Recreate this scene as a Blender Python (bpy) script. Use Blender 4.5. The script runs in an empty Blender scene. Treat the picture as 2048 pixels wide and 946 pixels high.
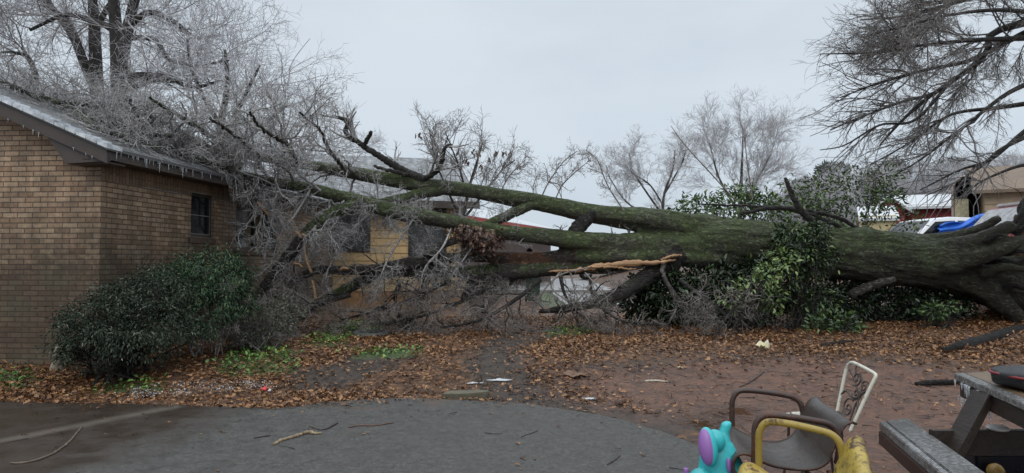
import bpy, bmesh, math, random
import numpy as np
from mathutils import Vector, Matrix
random.seed(7)
RNG = np.random.default_rng(7)
R = math.radians
scene = bpy.context.scene
COL = scene.collection

# ------------------------------------------------------------------ camera, sky, sun, exposure
FPX, HORIZ, CAMZ = 1335.0, 520.0, 1.5            # focal length and horizon row measured on the 2048 px photograph
PITCH = math.atan((HORIZ - 473.0) / FPX)
cam_data = bpy.data.cameras.new('camera')
cam_data.sensor_width = 36.0
cam_data.lens = 36.0 * FPX / 2048.0
cam_data.clip_start = 0.05
cam_data.clip_end = 2000.0
cam = bpy.data.objects.new('camera', cam_data)
COL.objects.link(cam)
cam.location = (0, 0, CAMZ)
cam.rotation_euler = (R(90) + PITCH, 0, 0)
scene.camera = cam

SUN_EL, SUN_AZ = R(48), R(200)                   # high, behind the camera, lost in the overcast
world = bpy.data.worlds.new('World')
scene.world = world
world.use_nodes = True
wn = world.node_tree
for n in list(wn.nodes):
    wn.nodes.remove(n)
w_out = wn.nodes.new('ShaderNodeOutputWorld')
w_bg = wn.nodes.new('ShaderNodeBackground')
w_sky = wn.nodes.new('ShaderNodeTexSky')
w_sky.sky_type = 'NISHITA'
w_sky.sun_disc = False
w_sky.sun_elevation = SUN_EL
w_sky.sun_rotation = SUN_AZ
w_sky.air_density = 1.0
w_sky.dust_density = 3.0
w_tc = wn.nodes.new('ShaderNodeTexCoord')
w_map = wn.nodes.new('ShaderNodeMapping')
w_map.inputs['Scale'].default_value = (1.0, 1.0, 2.6)
w_noise = wn.nodes.new('ShaderNodeTexNoise')
w_noise.inputs['Scale'].default_value = 1.7
w_noise.inputs['Detail'].default_value = 5.0
w_noise.inputs['Roughness'].default_value = 0.55
w_sep = wn.nodes.new('ShaderNodeSeparateXYZ')
w_ramp = wn.nodes.new('ShaderNodeValToRGB')      # overcast dome: bright overhead, greyer at the horizon
e = w_ramp.color_ramp.elements
e[0].position, e[0].color = 0.0, (5.6, 6.4, 7.2, 1)
e[1].position, e[1].color = 1.0, (16.5, 17.6, 18.6, 1)
m_ = w_ramp.color_ramp.elements.new(0.40); m_.color = (6.3, 6.98, 7.62, 1)
w_cl = wn.nodes.new('ShaderNodeValToRGB')
c_ = w_cl.color_ramp.elements
c_[0].position, c_[0].color = 0.32, (0.88, 0.90, 0.92, 1)
c_[1].position, c_[1].color = 0.66, (1.07, 1.06, 1.05, 1)
w_mul = wn.nodes.new('ShaderNodeMix'); w_mul.data_type = 'RGBA'; w_mul.blend_type = 'MULTIPLY'
w_mul.inputs['Factor'].default_value = 1.0
w_mix = wn.nodes.new('ShaderNodeMix'); w_mix.data_type = 'RGBA'
w_mix.inputs['Factor'].default_value = 0.93
L = wn.links.new
L(w_tc.outputs['Generated'], w_map.inputs['Vector'])
L(w_map.outputs['Vector'], w_noise.inputs['Vector'])
L(w_tc.outputs['Generated'], w_sep.inputs['Vector'])
L(w_sep.outputs['Z'], w_ramp.inputs['Fac'])
L(w_noise.outputs['Fac'], w_cl.inputs['Fac'])
L(w_ramp.outputs['Color'], w_mul.inputs['A'])
L(w_cl.outputs['Color'], w_mul.inputs['B'])
L(w_sky.outputs['Color'], w_mix.inputs['A'])
L(w_mul.outputs['Result'], w_mix.inputs['B'])
L(w_mix.outputs['Result'], w_bg.inputs['Color'])
L(w_bg.outputs['Background'], w_out.inputs['Surface'])
w_bg.inputs['Strength'].default_value = 0.1

sun_data = bpy.data.lights.new('sun', 'SUN')
sun_data.energy = 0.8
sun_data.angle = R(45)
sun_data.color = (1.0, 0.96, 0.9)
sun = bpy.data.objects.new('sun', sun_data)
COL.objects.link(sun)
sd = Vector((math.sin(SUN_AZ) * math.cos(SUN_EL), math.cos(SUN_AZ) * math.cos(SUN_EL), math.sin(SUN_EL)))
sun.rotation_euler = sd.to_track_quat('Z', 'Y').to_euler()

scene.view_settings.view_transform = 'Standard'
scene.view_settings.look = 'None'
scene.view_settings.gamma = 1.0
scene.view_settings.exposure = 0.12
scene.view_settings.use_curve_mapping = False
scene.cycles.max_bounces = 6
scene.cycles.diffuse_bounces = 3
scene.cycles.glossy_bounces = 3
scene.cycles.transparent_max_bounces = 6
scene.cycles.use_denoising = True

# ------------------------------------------------------------------ measuring helpers
def sst(a, b, x):
    t = np.clip((np.asarray(x, float) - a) / (b - a), 0, 1)
    return t * t * (3 - 2 * t)

def gz(x, y):
    """height of the ground"""
    x = np.asarray(x, float); y = np.asarray(y, float)
    z = 0.19 * sst(7.2, 9.6, y)
    z = z + 0.85 * sst(4.0, 9.5, x) * sst(14.0, 18.5, y)
    z = z + 1.45 * np.exp(-(((x - 11.45) / 0.62) ** 2 + ((y - 14.7) / 0.8) ** 2))
    near = sst(60, 20, y)
    b = 0.028 * np.sin(x * 1.9 + 1.3 * np.sin(y * .8)) * np.sin(y * 1.6 + .7 * x) + 0.014 * np.sin(x * 4.3 + y * 2.2) * np.sin(y * 5.1 - x)
    z = z + b * near * sst(6.9, 8.2, y + 0.5 * sst(0.8, 2.5, x))
    z = z - 0.02 * sst(0.6, 1.6, x) * sst(7.3, 6.2, y)
    return z

def ray(px, py):
    cp, sp = math.cos(PITCH), math.sin(PITCH)
    X = px - 1024.0; U = 473.0 - py
    return np.array([X, FPX * cp - U * sp, FPX * sp + U * cp])

def P(px, py, d):
    """the point seen at photo pixel px, py that stands d metres in front of the camera"""
    r = ray(px, py)
    return np.array([0, 0, CAMZ]) + r * (d / r[1])

def G(px, py, lift=0.0):
    """the point of the ground seen at a photo pixel"""
    d = 8.0
    r = ray(px, py)
    for _ in range(60):
        p = np.array([0, 0, CAMZ]) + r * (d / r[1])
        t = (CAMZ - float(gz(p[0], p[1]))) / max(1e-3, -r[2]) * r[1]
        d = 0.6 * d + 0.4 * min(t, 400)
    p = np.array([0, 0, CAMZ]) + r * (d / r[1])
    p[2] = float(gz(p[0], p[1])) + lift
    return p

def pix(n, d):                                    # a length in photo pixels at a distance, in metres
    return n * d / FPX

# ------------------------------------------------------------------ object helpers
def tag(o, label=None, cat=None, group=None, kind=None):
    if label: o['label'] = label
    if cat: o['category'] = cat
    if group: o['group'] = group
    if kind: o['kind'] = kind
    return o

def empty(name, loc, label, cat, group=None, rz=0.0):
    o = bpy.data.objects.new(name, None)
    COL.objects.link(o)
    o.empty_display_size = 0.2
    o.location = loc
    o.rotation_euler = (0, 0, rz)
    return tag(o, label, cat, group)

def link_mesh(name, me, mats, parent=None, smooth=False):
    for m in (mats if isinstance(mats, (list, tuple)) else [mats]):
        me.materials.append(m)
    if smooth and len(me.polygons):
        me.polygons.foreach_set('use_smooth', np.ones(len(me.polygons), dtype=bool))
    o = bpy.data.objects.new(name, me)
    COL.objects.link(o)
    if parent is not None:
        o.parent = parent
        base = parent
        M = Matrix.Identity(4)
        chain = []
        while base is not None:
            chain.append(base); base = base.parent
        for b in reversed(chain):
            M = M @ Matrix.LocRotScale(b.location, b.rotation_euler, b.scale)
        if getattr(me, '_w', True):
            me.transform(M.inverted())             # meshes are written in world space
    return o

def np_mesh(name, V, F, uv=None, attr=None, mat_idx=None):
    """V (n,3); F list of int arrays (m,k), one array per polygon size"""
    me = bpy.data.meshes.new(name)
    V = np.ascontiguousarray(V, dtype=np.float32)
    if not isinstance(F, list): F = [F]
    F = [np.asarray(f, dtype=np.int32) for f in F if len(f)]
    me.vertices.add(len(V)); me.vertices.foreach_set('co', V.ravel())
    loops = np.concatenate([f.ravel() for f in F])
    sizes = np.concatenate([np.full(len(f), f.shape[1], np.int32) for f in F])
    starts = np.concatenate([[0], np.cumsum(sizes)[:-1]]).astype(np.int32)
    me.loops.add(len(loops)); me.loops.foreach_set('vertex_index', loops)
    me.polygons.add(len(sizes)); me.polygons.foreach_set('loop_start', starts)
    if mat_idx is not None: me.polygons.foreach_set('material_index', np.asarray(mat_idx, np.int32))
    me.update(calc_edges=True)
    if uv is not None:
        l = me.uv_layers.new(name='UVMap')
        l.data.foreach_set('uv', np.asarray(uv, np.float32)[loops].ravel())
    for k, a in (attr or {}).items():
        at = me.attributes.new(k, 'FLOAT', 'POINT')
        at.data.foreach_set('value', np.asarray(a, np.float32))
    return me

class MB:
    """collects simple solids into one mesh, in world coordinates"""
    def __init__(self):
        self.v = []; self.f = []; self.uv = {}
    def face(self, pts, uvs=None):
        i = len(self.v)
        self.v += [tuple(map(float, p)) for p in pts]
        self.f.append(list(range(i, i + len(pts))))
        if uvs is not None: self.uv[len(self.f) - 1] = uvs
    def hexa(self, b, t):
        """bottom ring b and top ring t, any number of corners"""
        n = len(b); i = len(self.v)
        self.v += [tuple(map(float, p)) for p in list(b) + list(t)]
        self.f.append([i + k for k in reversed(range(n))])
        self.f.append([i + n + k for k in range(n)])
        for k in range(n):
            k2 = (k + 1) % n
            self.f.append([i + k, i + k2, i + n + k2, i + n + k])
    def box(self, c, sx, sy, sz, ax=(1, 0, 0), ay=(0, 1, 0), az=(0, 0, 1)):
        c = np.array(c, float); ax, ay, az = [np.array(a, float) for a in (ax, ay, az)]
        q = [(-1, -1), (1, -1), (1, 1), (-1, 1)]
        b = [c + ax * sx / 2 * i + ay * sy / 2 * j - az * sz / 2 for i, j in q]
        t = [c + ax * sx / 2 * i + ay * sy / 2 * j + az * sz / 2 for i, j in q]
        self.hexa(b, t)
    def beam(self, p, q, w, h, up=(0, 0, 1)):
        p = np.array(p, float); q = np.array(q, float)
        ax = q - p; l = np.linalg.norm(ax); ax = ax / l
        ay = np.cross(up, ax); ay /= np.linalg.norm(ay); az = np.cross(ax, ay)
        self.box((p + q) / 2, l, w, h, ax, ay, az)
    def build(self, name, mats, parent=None, bevel=0.0, smooth=False):
        me = bpy.data.meshes.new(name)
        me.from_pydata(self.v, [], self.f)
        if self.uv:
            l = me.uv_layers.new(name='UVMap')
            for fi, uvs in self.uv.items():
                for li, u in zip(me.polygons[fi].loop_indices, uvs): l.data[li].uv = u
        if bevel:
            bm = bmesh.new(); bm.from_mesh(me)
            bmesh.ops.remove_doubles(bm, verts=bm.verts, dist=1e-5)
            bmesh.ops.bevel(bm, geom=bm.edges[:], offset=bevel, segments=2, affect='EDGES', clamp_overlap=True)
            bm.to_mesh(me); bm.free()
        return link_mesh(name, me, mats, parent, smooth)

def norm(v):
    return v / np.maximum(np.linalg.norm(v, axis=-1, keepdims=True), 1e-9)

def tubes(groups, sides):
    """groups: list of (pts (M,n,3), rad (M,n)); returns V, F of all tubes"""
    Vs, Fs, off = [], [], 0
    for pts, rad in groups:
        M, n = rad.shape
        T = norm(np.gradient(pts, axis=1))
        ref = np.zeros((M, 1, 3)); k = np.argmin(np.abs(T.mean(1)), axis=1)
        ref[np.arange(M), 0, k] = 1
        U = norm(np.cross(T, ref)); W = np.cross(T, U)
        a = np.arange(sides) * 2 * np.pi / sides
        ring = U[:, :, None, :] * np.cos(a)[None, None, :, None] + W[:, :, None, :] * np.sin(a)[None, None, :, None]
        V = pts[:, :, None, :] + ring * rad[:, :, None, None]
        idx = np.arange(M * n * sides).reshape(M, n, sides) + off
        nx = np.roll(idx, -1, axis=2)
        F = np.stack([idx[:, :-1], nx[:, :-1], nx[:, 1:], idx[:, 1:]], axis=-1).reshape(-1, 4)
        Vs.append(V.reshape(-1, 3)); Fs.append(F); off += M * n * sides
    return np.concatenate(Vs), np.concatenate(Fs)

def resample(pl, n):
    pl = np.asarray(pl, float)
    # Catmull-Rom through the points, then n even samples
    p = np.vstack([2 * pl[0] - pl[1], pl, 2 * pl[-1] - pl[-2]])
    out = []
    for i in range(1, len(p) - 2):
        t = np.linspace(0, 1, 9)[:-1, None]
        a, b, c, d = p[i - 1], p[i], p[i + 1], p[i + 2]
        out.append(.5 * (2 * b + (c - a) * t + (2 * a - 5 * b + 4 * c - d) * t ** 2 + (3 * b - 3 * c + d - a) * t ** 3))
    out = np.vstack(out + [pl[-1:]])
    s = np.concatenate([[0], np.cumsum(np.linalg.norm(np.diff(out[:, :3], axis=0), axis=1))])
    q = np.linspace(0, s[-1], n)
    return np.stack([np.interp(q, s, out[:, k]) for k in range(out.shape[1])], axis=1)

def tube_mb(pl, r, sides=10, n=None, closed_caps=True):
    """one tube along a polyline: V, F lists with end caps"""
    pl = np.asarray(pl, float)
    n = n or max(6, 6 * len(pl))
    q = resample(np.c_[pl, np.broadcast_to(np.asarray(r, float), (len(pl),))], n)
    V, F = tubes([(q[None, :, :3], np.maximum(q[None, :, 3], 1e-4))], sides)
    caps = [np.arange(sides)[::-1][None], (np.arange(sides) + (n - 1) * sides)[None]]
    return V, F, caps

def tube_obj(name, pl, r, mat, parent=None, sides=10, n=None):
    V, F, caps = tube_mb(pl, r, sides, n)
    return link_mesh(name, np_mesh(name, V, [F] + caps), mat, parent, smooth=True)

def multi_tube(name, items, mat, parent=None, sides=8, n=None):
    Vs, Qs, Cs, off = [], [], [], 0
    for pl, r in items:
        V, F, caps = tube_mb(pl, r, sides, n)
        Vs.append(V); Qs.append(F + off); Cs += [c + off for c in caps]; off += len(V)
    return link_mesh(name, np_mesh(name, np.concatenate(Vs), [np.concatenate(Qs), np.concatenate(Cs)]), mat, parent, smooth=True)

# ------------------------------------------------------------------ growing branches, level by level
def grow(S, D, Ln, Rd, n, wob, up, rng, tip=0.35):
    M = len(S)
    pts = np.zeros((M, n, 3)); pts[:, 0] = S
    d = norm(D); step = (Ln / (n - 1))[:, None]
    for i in range(1, n):
        d = norm(d + rng.normal(0, wob, (M, 3)) + np.array([0, 0, up]))
        pts[:, i] = pts[:, i - 1] + d * step
    rad = Rd[:, None] * (1 - (1 - tip) * np.linspace(0, 1, n)[None, :])
    return pts, rad

def spawn(pts, rad, k, t0, t1, a0, a1, l0, l1, rf, rng, up=0.0, rmax=9.0, keep=None):
    M, n = rad.shape
    t = rng.uniform(t0, t1, (M, k)); x = t * (n - 1)
    i = np.clip(x.astype(int), 0, n - 2); f = (x - i)[..., None]
    m = np.arange(M)[:, None]
    S = pts[m, i] * (1 - f) + pts[m, i + 1] * f
    T = norm(pts[m, i + 1] - pts[m, i])
    rr = rad[m, i]
    q = rng.normal(size=(M, k, 3)); q = norm(q - (q * T).sum(-1, keepdims=True) * T)
    a = rng.uniform(a0, a1, (M, k))[..., None]
    D = norm(T * np.cos(a) + q * np.sin(a) + np.array([0, 0, up]))
    Ln = rng.uniform(l0, l1, (M, k)) * (1.0 - 0.35 * t)
    Rd = np.minimum(rr * rf, rmax)
    S, D, Ln, Rd = S.reshape(-1, 3), D.reshape(-1, 3), Ln.ravel(), Rd.ravel()
    if keep is not None:
        ok = keep(S, D, Ln); S, D, Ln, Rd = S[ok], D[ok], Ln[ok], Rd[ok]
    return S, D, Ln, Rd

def leaf_cloud(pos, dr, nm, ln, wd, outline, tint, rng):
    """one small bent leaf per position; outline rows are (along, across, lift)"""
    dr = norm(dr); nm = norm(nm - (nm * dr).sum(-1, keepdims=True) * dr); sd_ = np.cross(nm, dr)
    o = np.asarray(outline, float); k = len(o)
    V = pos[:, None] + dr[:, None] * (o[None, :, 0, None] * ln[:, None, None]) + sd_[:, None] * (o[None, :, 1, None] * wd[:, None, None]) \
        + nm[:, None] * (o[None, :, 2, None] * ln[:, None, None])
    return V.reshape(-1, 3), np.repeat(tint, k)

LEAF = [(0, 0, 0), (.35, .5, .10), (.75, .36, .06), (1, 0, -.12), (.75, -.36, .06), (.35, -.5, .10)]
LEAF_F = np.array([[0, 1, 2, 3], [0, 3, 4, 5]])
OAK = [(0, 0, 0), (.2, .3, .12), (.36, .18, .05), (.55, .5, .2), (.68, .24, .08), (.85, .34, .22), (1, 0, .1), (.82, -.36, .02), (.66, -.22, .05), (.5, -.5, .15), (.34, -.17, .03), (.18, -.28, .14)]
OAK_F = np.array([[0, 1, 2, 10], [0, 10, 11, 0], [2, 3, 4, 8], [2, 8, 9, 10], [4, 5, 6, 7], [4, 7, 8, 4]])

def leaf_obj(name, pos, dr, nm, ln, wd, mat, parent, rng, oak=False):
    tint = rng.uniform(0, 1, len(pos))
    V, tv = leaf_cloud(pos, dr, nm, ln, wd, OAK if oak else LEAF, tint, rng)
    k = 12 if oak else 6
    base = (np.arange(len(pos)) * k)[:, None, None]
    if oak:
        q = np.array([[0, 1, 2, 10], [2, 3, 4, 8], [2, 8, 9, 10], [4, 5, 6, 7]]); t = np.array([[0, 10, 11], [4, 7, 8]])
        F = [(base + q[None]).reshape(-1, 4), (base + t[None]).reshape(-1, 3)]
    else:
        F = [(base + LEAF_F[None]).reshape(-1, 4)]
    return link_mesh(name, np_mesh(name, V, F, attr={'tint': tv}), mat, parent)

# ------------------------------------------------------------------ materials
class NK:
    def __init__(self, name, rough=0.8, spec=0.5):
        self.m = bpy.data.materials.new(name); self.m.use_nodes = True
        self.t = self.m.node_tree; self.b = self.t.nodes['Principled BSDF']
        self.b.inputs['Roughness'].default_value = rough
        self.b.inputs['Specular IOR Level'].default_value = spec
        self.tc = self.t.nodes.new('ShaderNodeTexCoord')
    def put(self, sock, v):
        if isinstance(v, bpy.types.NodeSocket): self.t.links.new(v, sock)
        elif isinstance(v, (tuple, list)) and len(v) == 3 and sock.type == 'RGBA': sock.default_value = (*v, 1)
        else: sock.default_value = v
    def coord(self, kind='Object', scale=(1, 1, 1), rot=(0, 0, 0), loc=(0, 0, 0)):
        mp = self.t.nodes.new('ShaderNodeMapping')
        self.t.links.new(self.tc.outputs[kind], mp.inputs['Vector'])
        mp.inputs['Scale'].default_value = scale; mp.inputs['Rotation'].default_value = rot; mp.inputs['Location'].default_value = loc
        return mp.outputs['Vector']
    def noise(self, scale, detail=4, rough=0.55, vec=None, dist=0.0):
        n = self.t.nodes.new('ShaderNodeTexNoise')
        n.inputs['Scale'].default_value = scale; n.inputs['Detail'].default_value = detail
        n.inputs['Roughness'].default_value = rough; n.inputs['Distortion'].default_value = dist
        self.t.links.new(vec if vec is not None else self.tc.outputs['Object'], n.inputs['Vector'])
        return n.outputs['Fac']
    def voro(self, scale, vec=None, feature='F1', out='Distance', rand=1.0):
        n = self.t.nodes.new('ShaderNodeTexVoronoi'); n.feature = feature
        n.inputs['Scale'].default_value = scale; n.inputs['Randomness'].default_value = rand
        self.t.links.new(vec if vec is not None else self.tc.outputs['Object'], n.inputs['Vector'])
        return n.outputs[out]
    def ramp(self, fac, stops, interp='LINEAR'):
        n = self.t.nodes.new('ShaderNodeValToRGB'); n.color_ramp.interpolation = interp
        el = n.color_ramp.elements
        while len(el) < len(stops): el.new(0.5)
        for e_, (p, c) in zip(el, stops):
            e_.position = p; e_.color = (c, c, c, 1) if isinstance(c, (int, float)) else (*c, 1)
        self.put(n.inputs['Fac'], fac)
        return n.outputs['Color']
    def mix(self, fac, a, b, mode='MIX'):
        n = self.t.nodes.new('ShaderNodeMix'); n.data_type = 'RGBA'; n.blend_type = mode
        self.put(n.inputs['Factor'], fac); self.put(n.inputs['A'], a); self.put(n.inputs['B'], b)
        return n.outputs['Result']
    def math(self, op, a, b=0.0, clamp=False):
        n = self.t.nodes.new('ShaderNodeMath'); n.operation = op; n.use_clamp = clamp
        self.put(n.inputs[0], a); self.put(n.inputs[1], b)
        return n.outputs[0]
    def attr(self, name):
        n = self.t.nodes.new('ShaderNodeAttribute'); n.attribute_name = name
        return n.outputs['Fac']
    def xyz(self, vec):
        n = self.t.nodes.new('ShaderNodeSeparateXYZ'); self.t.links.new(vec, n.inputs[0])
        return n.outputs
    def normal_z(self):
        g = self.t.nodes.new('ShaderNodeNewGeometry')
        return self.xyz(g.outputs['Normal'])['Z']
    def bump(self, h, strength=0.5, dist=0.02):
        n = self.t.nodes.new('ShaderNodeBump')
        n.inputs['Strength'].default_value = strength; n.inputs['Distance'].default_value = dist
        self.put(n.inputs['Height'], h); self.t.links.new(n.outputs['Normal'], self.b.inputs['Normal'])
    def done(self, color=None, rough=None, **kw):
        if color is not None: self.put(self.b.inputs['Base Color'], color)
        if rough is not None: self.put(self.b.inputs['Roughness'], rough)
        for k, v in kw.items(): self.put(self.b.inputs[k.replace('_', ' ')], v)
        return self.m

def plain(name, c, rough=0.6, var=0.25, scale=6.0, bump=0.0, c2=None, metallic=0.0, spec=0.5):
    k = NK(name, rough, spec)
    a = tuple(x * (1 - var) for x in c); b = c2 or tuple(min(1, x * (1 + var)) for x in c)
    n = k.noise(scale, 6, 0.6)
    col = k.ramp(n, [(0.3, a), (0.7, b)])
    if bump: k.bump(k.noise(scale * 5, 5, 0.65), bump, 0.01)
    return k.done(col, k.ramp(n, [(0.3, max(0.03, rough - .12)), (0.7, min(1, rough + .1))]), Metallic=metallic)

def brick_mat(name, c1, c2, mortar, bw, bh, ms, stain_shade, stain_shade_col, rough=0.75):
    k = NK(name, rough, 0.35)
    uv = k.coord('UV')
    wob = k.noise(9, 2, .5, uv)
    br = k.t.nodes.new('ShaderNodeTexBrick')
    k.t.links.new(uv, br.inputs['Vector'])
    br.inputs['Scale'].default_value = 1.0; br.inputs['Brick Width'].default_value = bw; br.inputs['Row Height'].default_value = bh
    br.inputs['Mortar Size'].default_value = ms; br.inputs['Mortar Smooth'].default_value = 0.25; br.inputs['Bias'].default_value = -0.1
    br.inputs['Color1'].default_value = (*c1, 1); br.inputs['Color2'].default_value = (*c2, 1); br.inputs['Mortar'].default_value = (*mortar, 1)
    n1 = k.noise(26, 5, .7, uv)
    n2 = k.noise(3.2, 4, .6, uv)
    col = k.mix(0.75, br.outputs['Color'], k.ramp(n1, [(0.25, .55), (0.75, 1.25)]), 'MULTIPLY')
    col = k.mix(0.8, col, k.ramp(n2, [(0.3, (.58, .60, .60)), (0.7, (1.2, 1.14, 1.08))]), 'MULTIPLY')
    n3 = k.noise(1.0, 6, .7, k.coord('UV', (4.5, .8, 1)))
    col = k.mix(0.7, col, k.ramp(n3, [(0.35, (.55, .55, .52)), (0.6, (1.08, 1.06, 1.05))]), 'MULTIPLY')
    if stain_shade:
        z = k.xyz(uv)['Y']                          # rain-splash and algae plus painted-in shading climbing the lower courses, ragged edge
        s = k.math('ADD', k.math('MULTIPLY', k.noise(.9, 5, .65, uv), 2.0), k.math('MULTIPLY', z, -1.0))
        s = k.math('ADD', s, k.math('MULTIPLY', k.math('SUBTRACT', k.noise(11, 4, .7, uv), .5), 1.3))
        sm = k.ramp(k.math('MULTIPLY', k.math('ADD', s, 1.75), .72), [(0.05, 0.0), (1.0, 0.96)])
        sc = k.mix(k.ramp(k.noise(2.0, 4, .6, uv), [(0.42, 0), (0.62, 1)]), stain_shade_col, (0.045, 0.048, 0.030))
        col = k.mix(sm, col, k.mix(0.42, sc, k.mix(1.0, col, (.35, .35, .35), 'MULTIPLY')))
    k.bump(k.math('ADD', k.math('MULTIPLY', br.outputs['Fac'], -1.0), k.math('MULTIPLY', n1, 0.45)), 0.6, 0.008)
    return k.done(col, k.ramp(n2, [(0.3, rough - .2), (0.7, rough)]))

M = {}
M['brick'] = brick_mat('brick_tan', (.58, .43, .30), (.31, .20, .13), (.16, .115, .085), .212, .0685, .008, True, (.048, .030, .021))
M['soldier'] = brick_mat('brick_soldier', (.30, .215, .145), (.22, .15, .10), (.10, .08, .065), .212, .0685, .006, False, None)
M['sill_brick'] = brick_mat('brick_sill', (.30, .15, .095), (.20, .10, .07), (.12, .09, .07), .212, .0685, .006, False, None)

def shingle_mat(name, base, ice_amt, ice=(.62, .66, .70)):
    k = NK(name, 0.5, 0.5)
    uv = k.coord('UV')
    br = k.t.nodes.new('ShaderNodeTexBrick'); k.t.links.new(uv, br.inputs['Vector'])
    br.inputs['Scale'].default_value = 1.0; br.inputs['Brick Width'].default_value = .30; br.inputs['Row Height'].default_value = .14
    br.inputs['Mortar Size'].default_value = .006; br.inputs['Mortar Smooth'].default_value = .1
    br.inputs['Color1'].default_value = (*base, 1); br.inputs['Color2'].default_value = (*[c * .7 for c in base], 1)
    br.inputs['Mortar'].default_value = (*[c * .35 for c in base], 1)
    col = k.mix(.6, br.outputs['Color'], k.ramp(k.noise(60, 4, .7, uv), [(0.2, .5), (0.8, 1.4)]), 'MULTIPLY')
    n = k.noise(5.5, 6, .7, uv)
    m = k.ramp(n, [(max(0, .62 - ice_amt), 0.0), (min(1, .85 - ice_amt), 0.9)])
    col = k.mix(m, col, ice)
    k.bump(k.math('ADD', k.math('MULTIPLY', br.outputs['Fac'], -1), n), .5, .01)
    return k.done(col, k.ramp(n, [(0.3, .5), (0.7, .18)]))
M['shingle'] = shingle_mat('icy_shingle', (.115, .115, .118), .10)
M['shingle_grey'] = shingle_mat('grey_shingle', (.13, .135, .145), .10)
M['metal_roof_ice'] = shingle_mat('icy_metal_roof', (.38, .40, .42), .30, (.72, .75, .78))
M['trim'] = plain('brown_trim', (.060, .046, .040), .55, .3, 4, .15)
M['window_frame'] = plain('dark_bronze_frame', (.035, .032, .03), .4, .2, 5)
M['white_line'] = plain('pale_sash', (.17, .175, .18), .4, .2, 5)
k = NK('dark_glass', 0.06, 0.5); M['glass'] = k.done((.012, .014, .016))
k = NK('insect_screen', 0.5, 0.3)
M['screen'] = k.done(k.ramp(k.noise(30, 3), [(.3, (.05, .053, .056)), (.7, (.085, .09, .095))]))
M['siding'] = plain('ochre_siding', (.50, .345, .165), .6, .16, 2.2, .1)
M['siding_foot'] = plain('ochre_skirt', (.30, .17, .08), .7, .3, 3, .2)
M['red_paint'] = plain('red_paint', (.42, .055, .035), .5, .25, 3)
M['barn_red'] = plain('barn_red_wall', (.20, .022, .022), .6, .2, 3)
M['cream'] = plain('cream_siding', (.50, .42, .24), .6, .15, 3)
M['tan_board'] = plain('tan_board', (.36, .27, .18), .65, .25, 3, .2)
M['white_wall'] = plain('weathered_white', (.45, .44, .42), .6, .2, 2)

k = NK('ice', 0.08, 0.5)
k.b.inputs['Transmission Weight'].default_value = 0.75; k.b.inputs['IOR'].default_value = 1.31
M['ice'] = k.done((.93, .96, .98))

BASE_X = float(P(1700, 640, 14)[0])               # the fallen tree's own origin
def bark_mat(name, dark, light, moss, moss_amt, bscale=7.0, rough=.75, red=None):
    k = NK(name, rough, 0.35)
    ob = k.coord('Object')
    st = k.coord('UV', (1.0, 1.0, 1.0))
    big = k.noise(1.3, 5, .6, ob)
    f1 = k.noise(bscale, 7, .72, ob, 0.6)
    f2 = k.noise(bscale * 6, 5, .75, ob)
    v = k.noise(bscale * 2.2, 5, .7, k.coord('Object', (.42, 1, 1)), .8)
    ridge = k.ramp(k.math('ABSOLUTE', k.math('SUBTRACT', v, .5)), [(0.0, 0.0), (0.075, 1.0)])
    col = k.mix(f1, dark, light)
    col = k.mix(.55, col, k.ramp(f2, [(.25, .45), (.75, 1.45)]), 'MULTIPLY')
    col = k.mix(k.math('MULTIPLY', k.math('SUBTRACT', 1.0, ridge), .75), col, tuple(c * .35 for c in dark))
    if moss_amt > 0:
        nz = k.normal_z()
        far_ = k.ramp(k.math('MULTIPLY', k.math('SUBTRACT', k.xyz(k.tc.outputs['Object'])['X'], 7.6 - BASE_X), .5), [(0, 1), (1, .12)])
        mm = k.math('ADD', k.math('MULTIPLY', big, 1.6), k.math('MULTIPLY', nz, .24))
        mm = k.math('ADD', mm, k.math('MULTIPLY', f1, .9))
        mask = k.ramp(k.math('MULTIPLY', mm, 0.5), [(.86 - moss_amt, 0.0), (1.08 - moss_amt, .92)])
        mask = k.math('MULTIPLY', mask, far_)
        col = k.mix(far_, k.mix(1.0, col, (.36, .33, .30), 'MULTIPLY'), col)
        mcol = k.mix(k.noise(3.3, 4, .6, ob), moss, tuple(c * 2.0 for c in moss))
        mcol = k.mix(.75, mcol, k.ramp(f2, [(.25, .3), (.75, 1.7)]), 'MULTIPLY')
        mask = k.math('MULTIPLY', mask, k.ramp(k.noise(bscale * 3.2, 5, .75, ob), [(.36, .25), (.52, 1)]))
        col = k.mix(mask, col, mcol)
    if red:
        xr = k.math('SUBTRACT', k.xyz(k.tc.outputs['Object'])['X'], float(P(940, 515, 12.7)[0]) - BASE_X)
        xr = k.math('MULTIPLY', k.ramp(xr, [(0.0, 0), (.35, 1)]), k.ramp(xr, [(.75, 1), (1.0, 1)]))
        col = k.mix(k.math('MULTIPLY', xr, k.ramp(k.noise(2.4, 5, .6, ob), [(.42, 0), (.6, .75)])), col, red)
    k.bump(k.math('ADD', k.math('MULTIPLY', f1, .8), k.math('ADD', k.math('MULTIPLY', ridge, .45), k.math('MULTIPLY', f2, .3))), 1.0, .06)
    return k.done(col, k.ramp(f1, [(.3, rough - .3), (.7, rough)]))
M['bark_moss'] = bark_mat('mossy_wet_bark', (.056, .051, .041), (.175, .165, .135), (.064, .090, .030), .37, 7)
M['bark_limb'] = bark_mat('mossy_limb_bark', (.055, .048, .040), (.17, .155, .13), (.052, .085, .018), .27, 8)
M['bark_red'] = bark_mat('rusty_limb_bark', (.04, .034, .03), (.12, .10, .085), (.04, .06, .016), .12, 8, .75, (.15, .068, .036))
M['bark_dark'] = bark_mat('dark_wet_bark', (.030, .026, .024), (.085, .075, .066), (.03, .05, .015), .1, 9)
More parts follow.
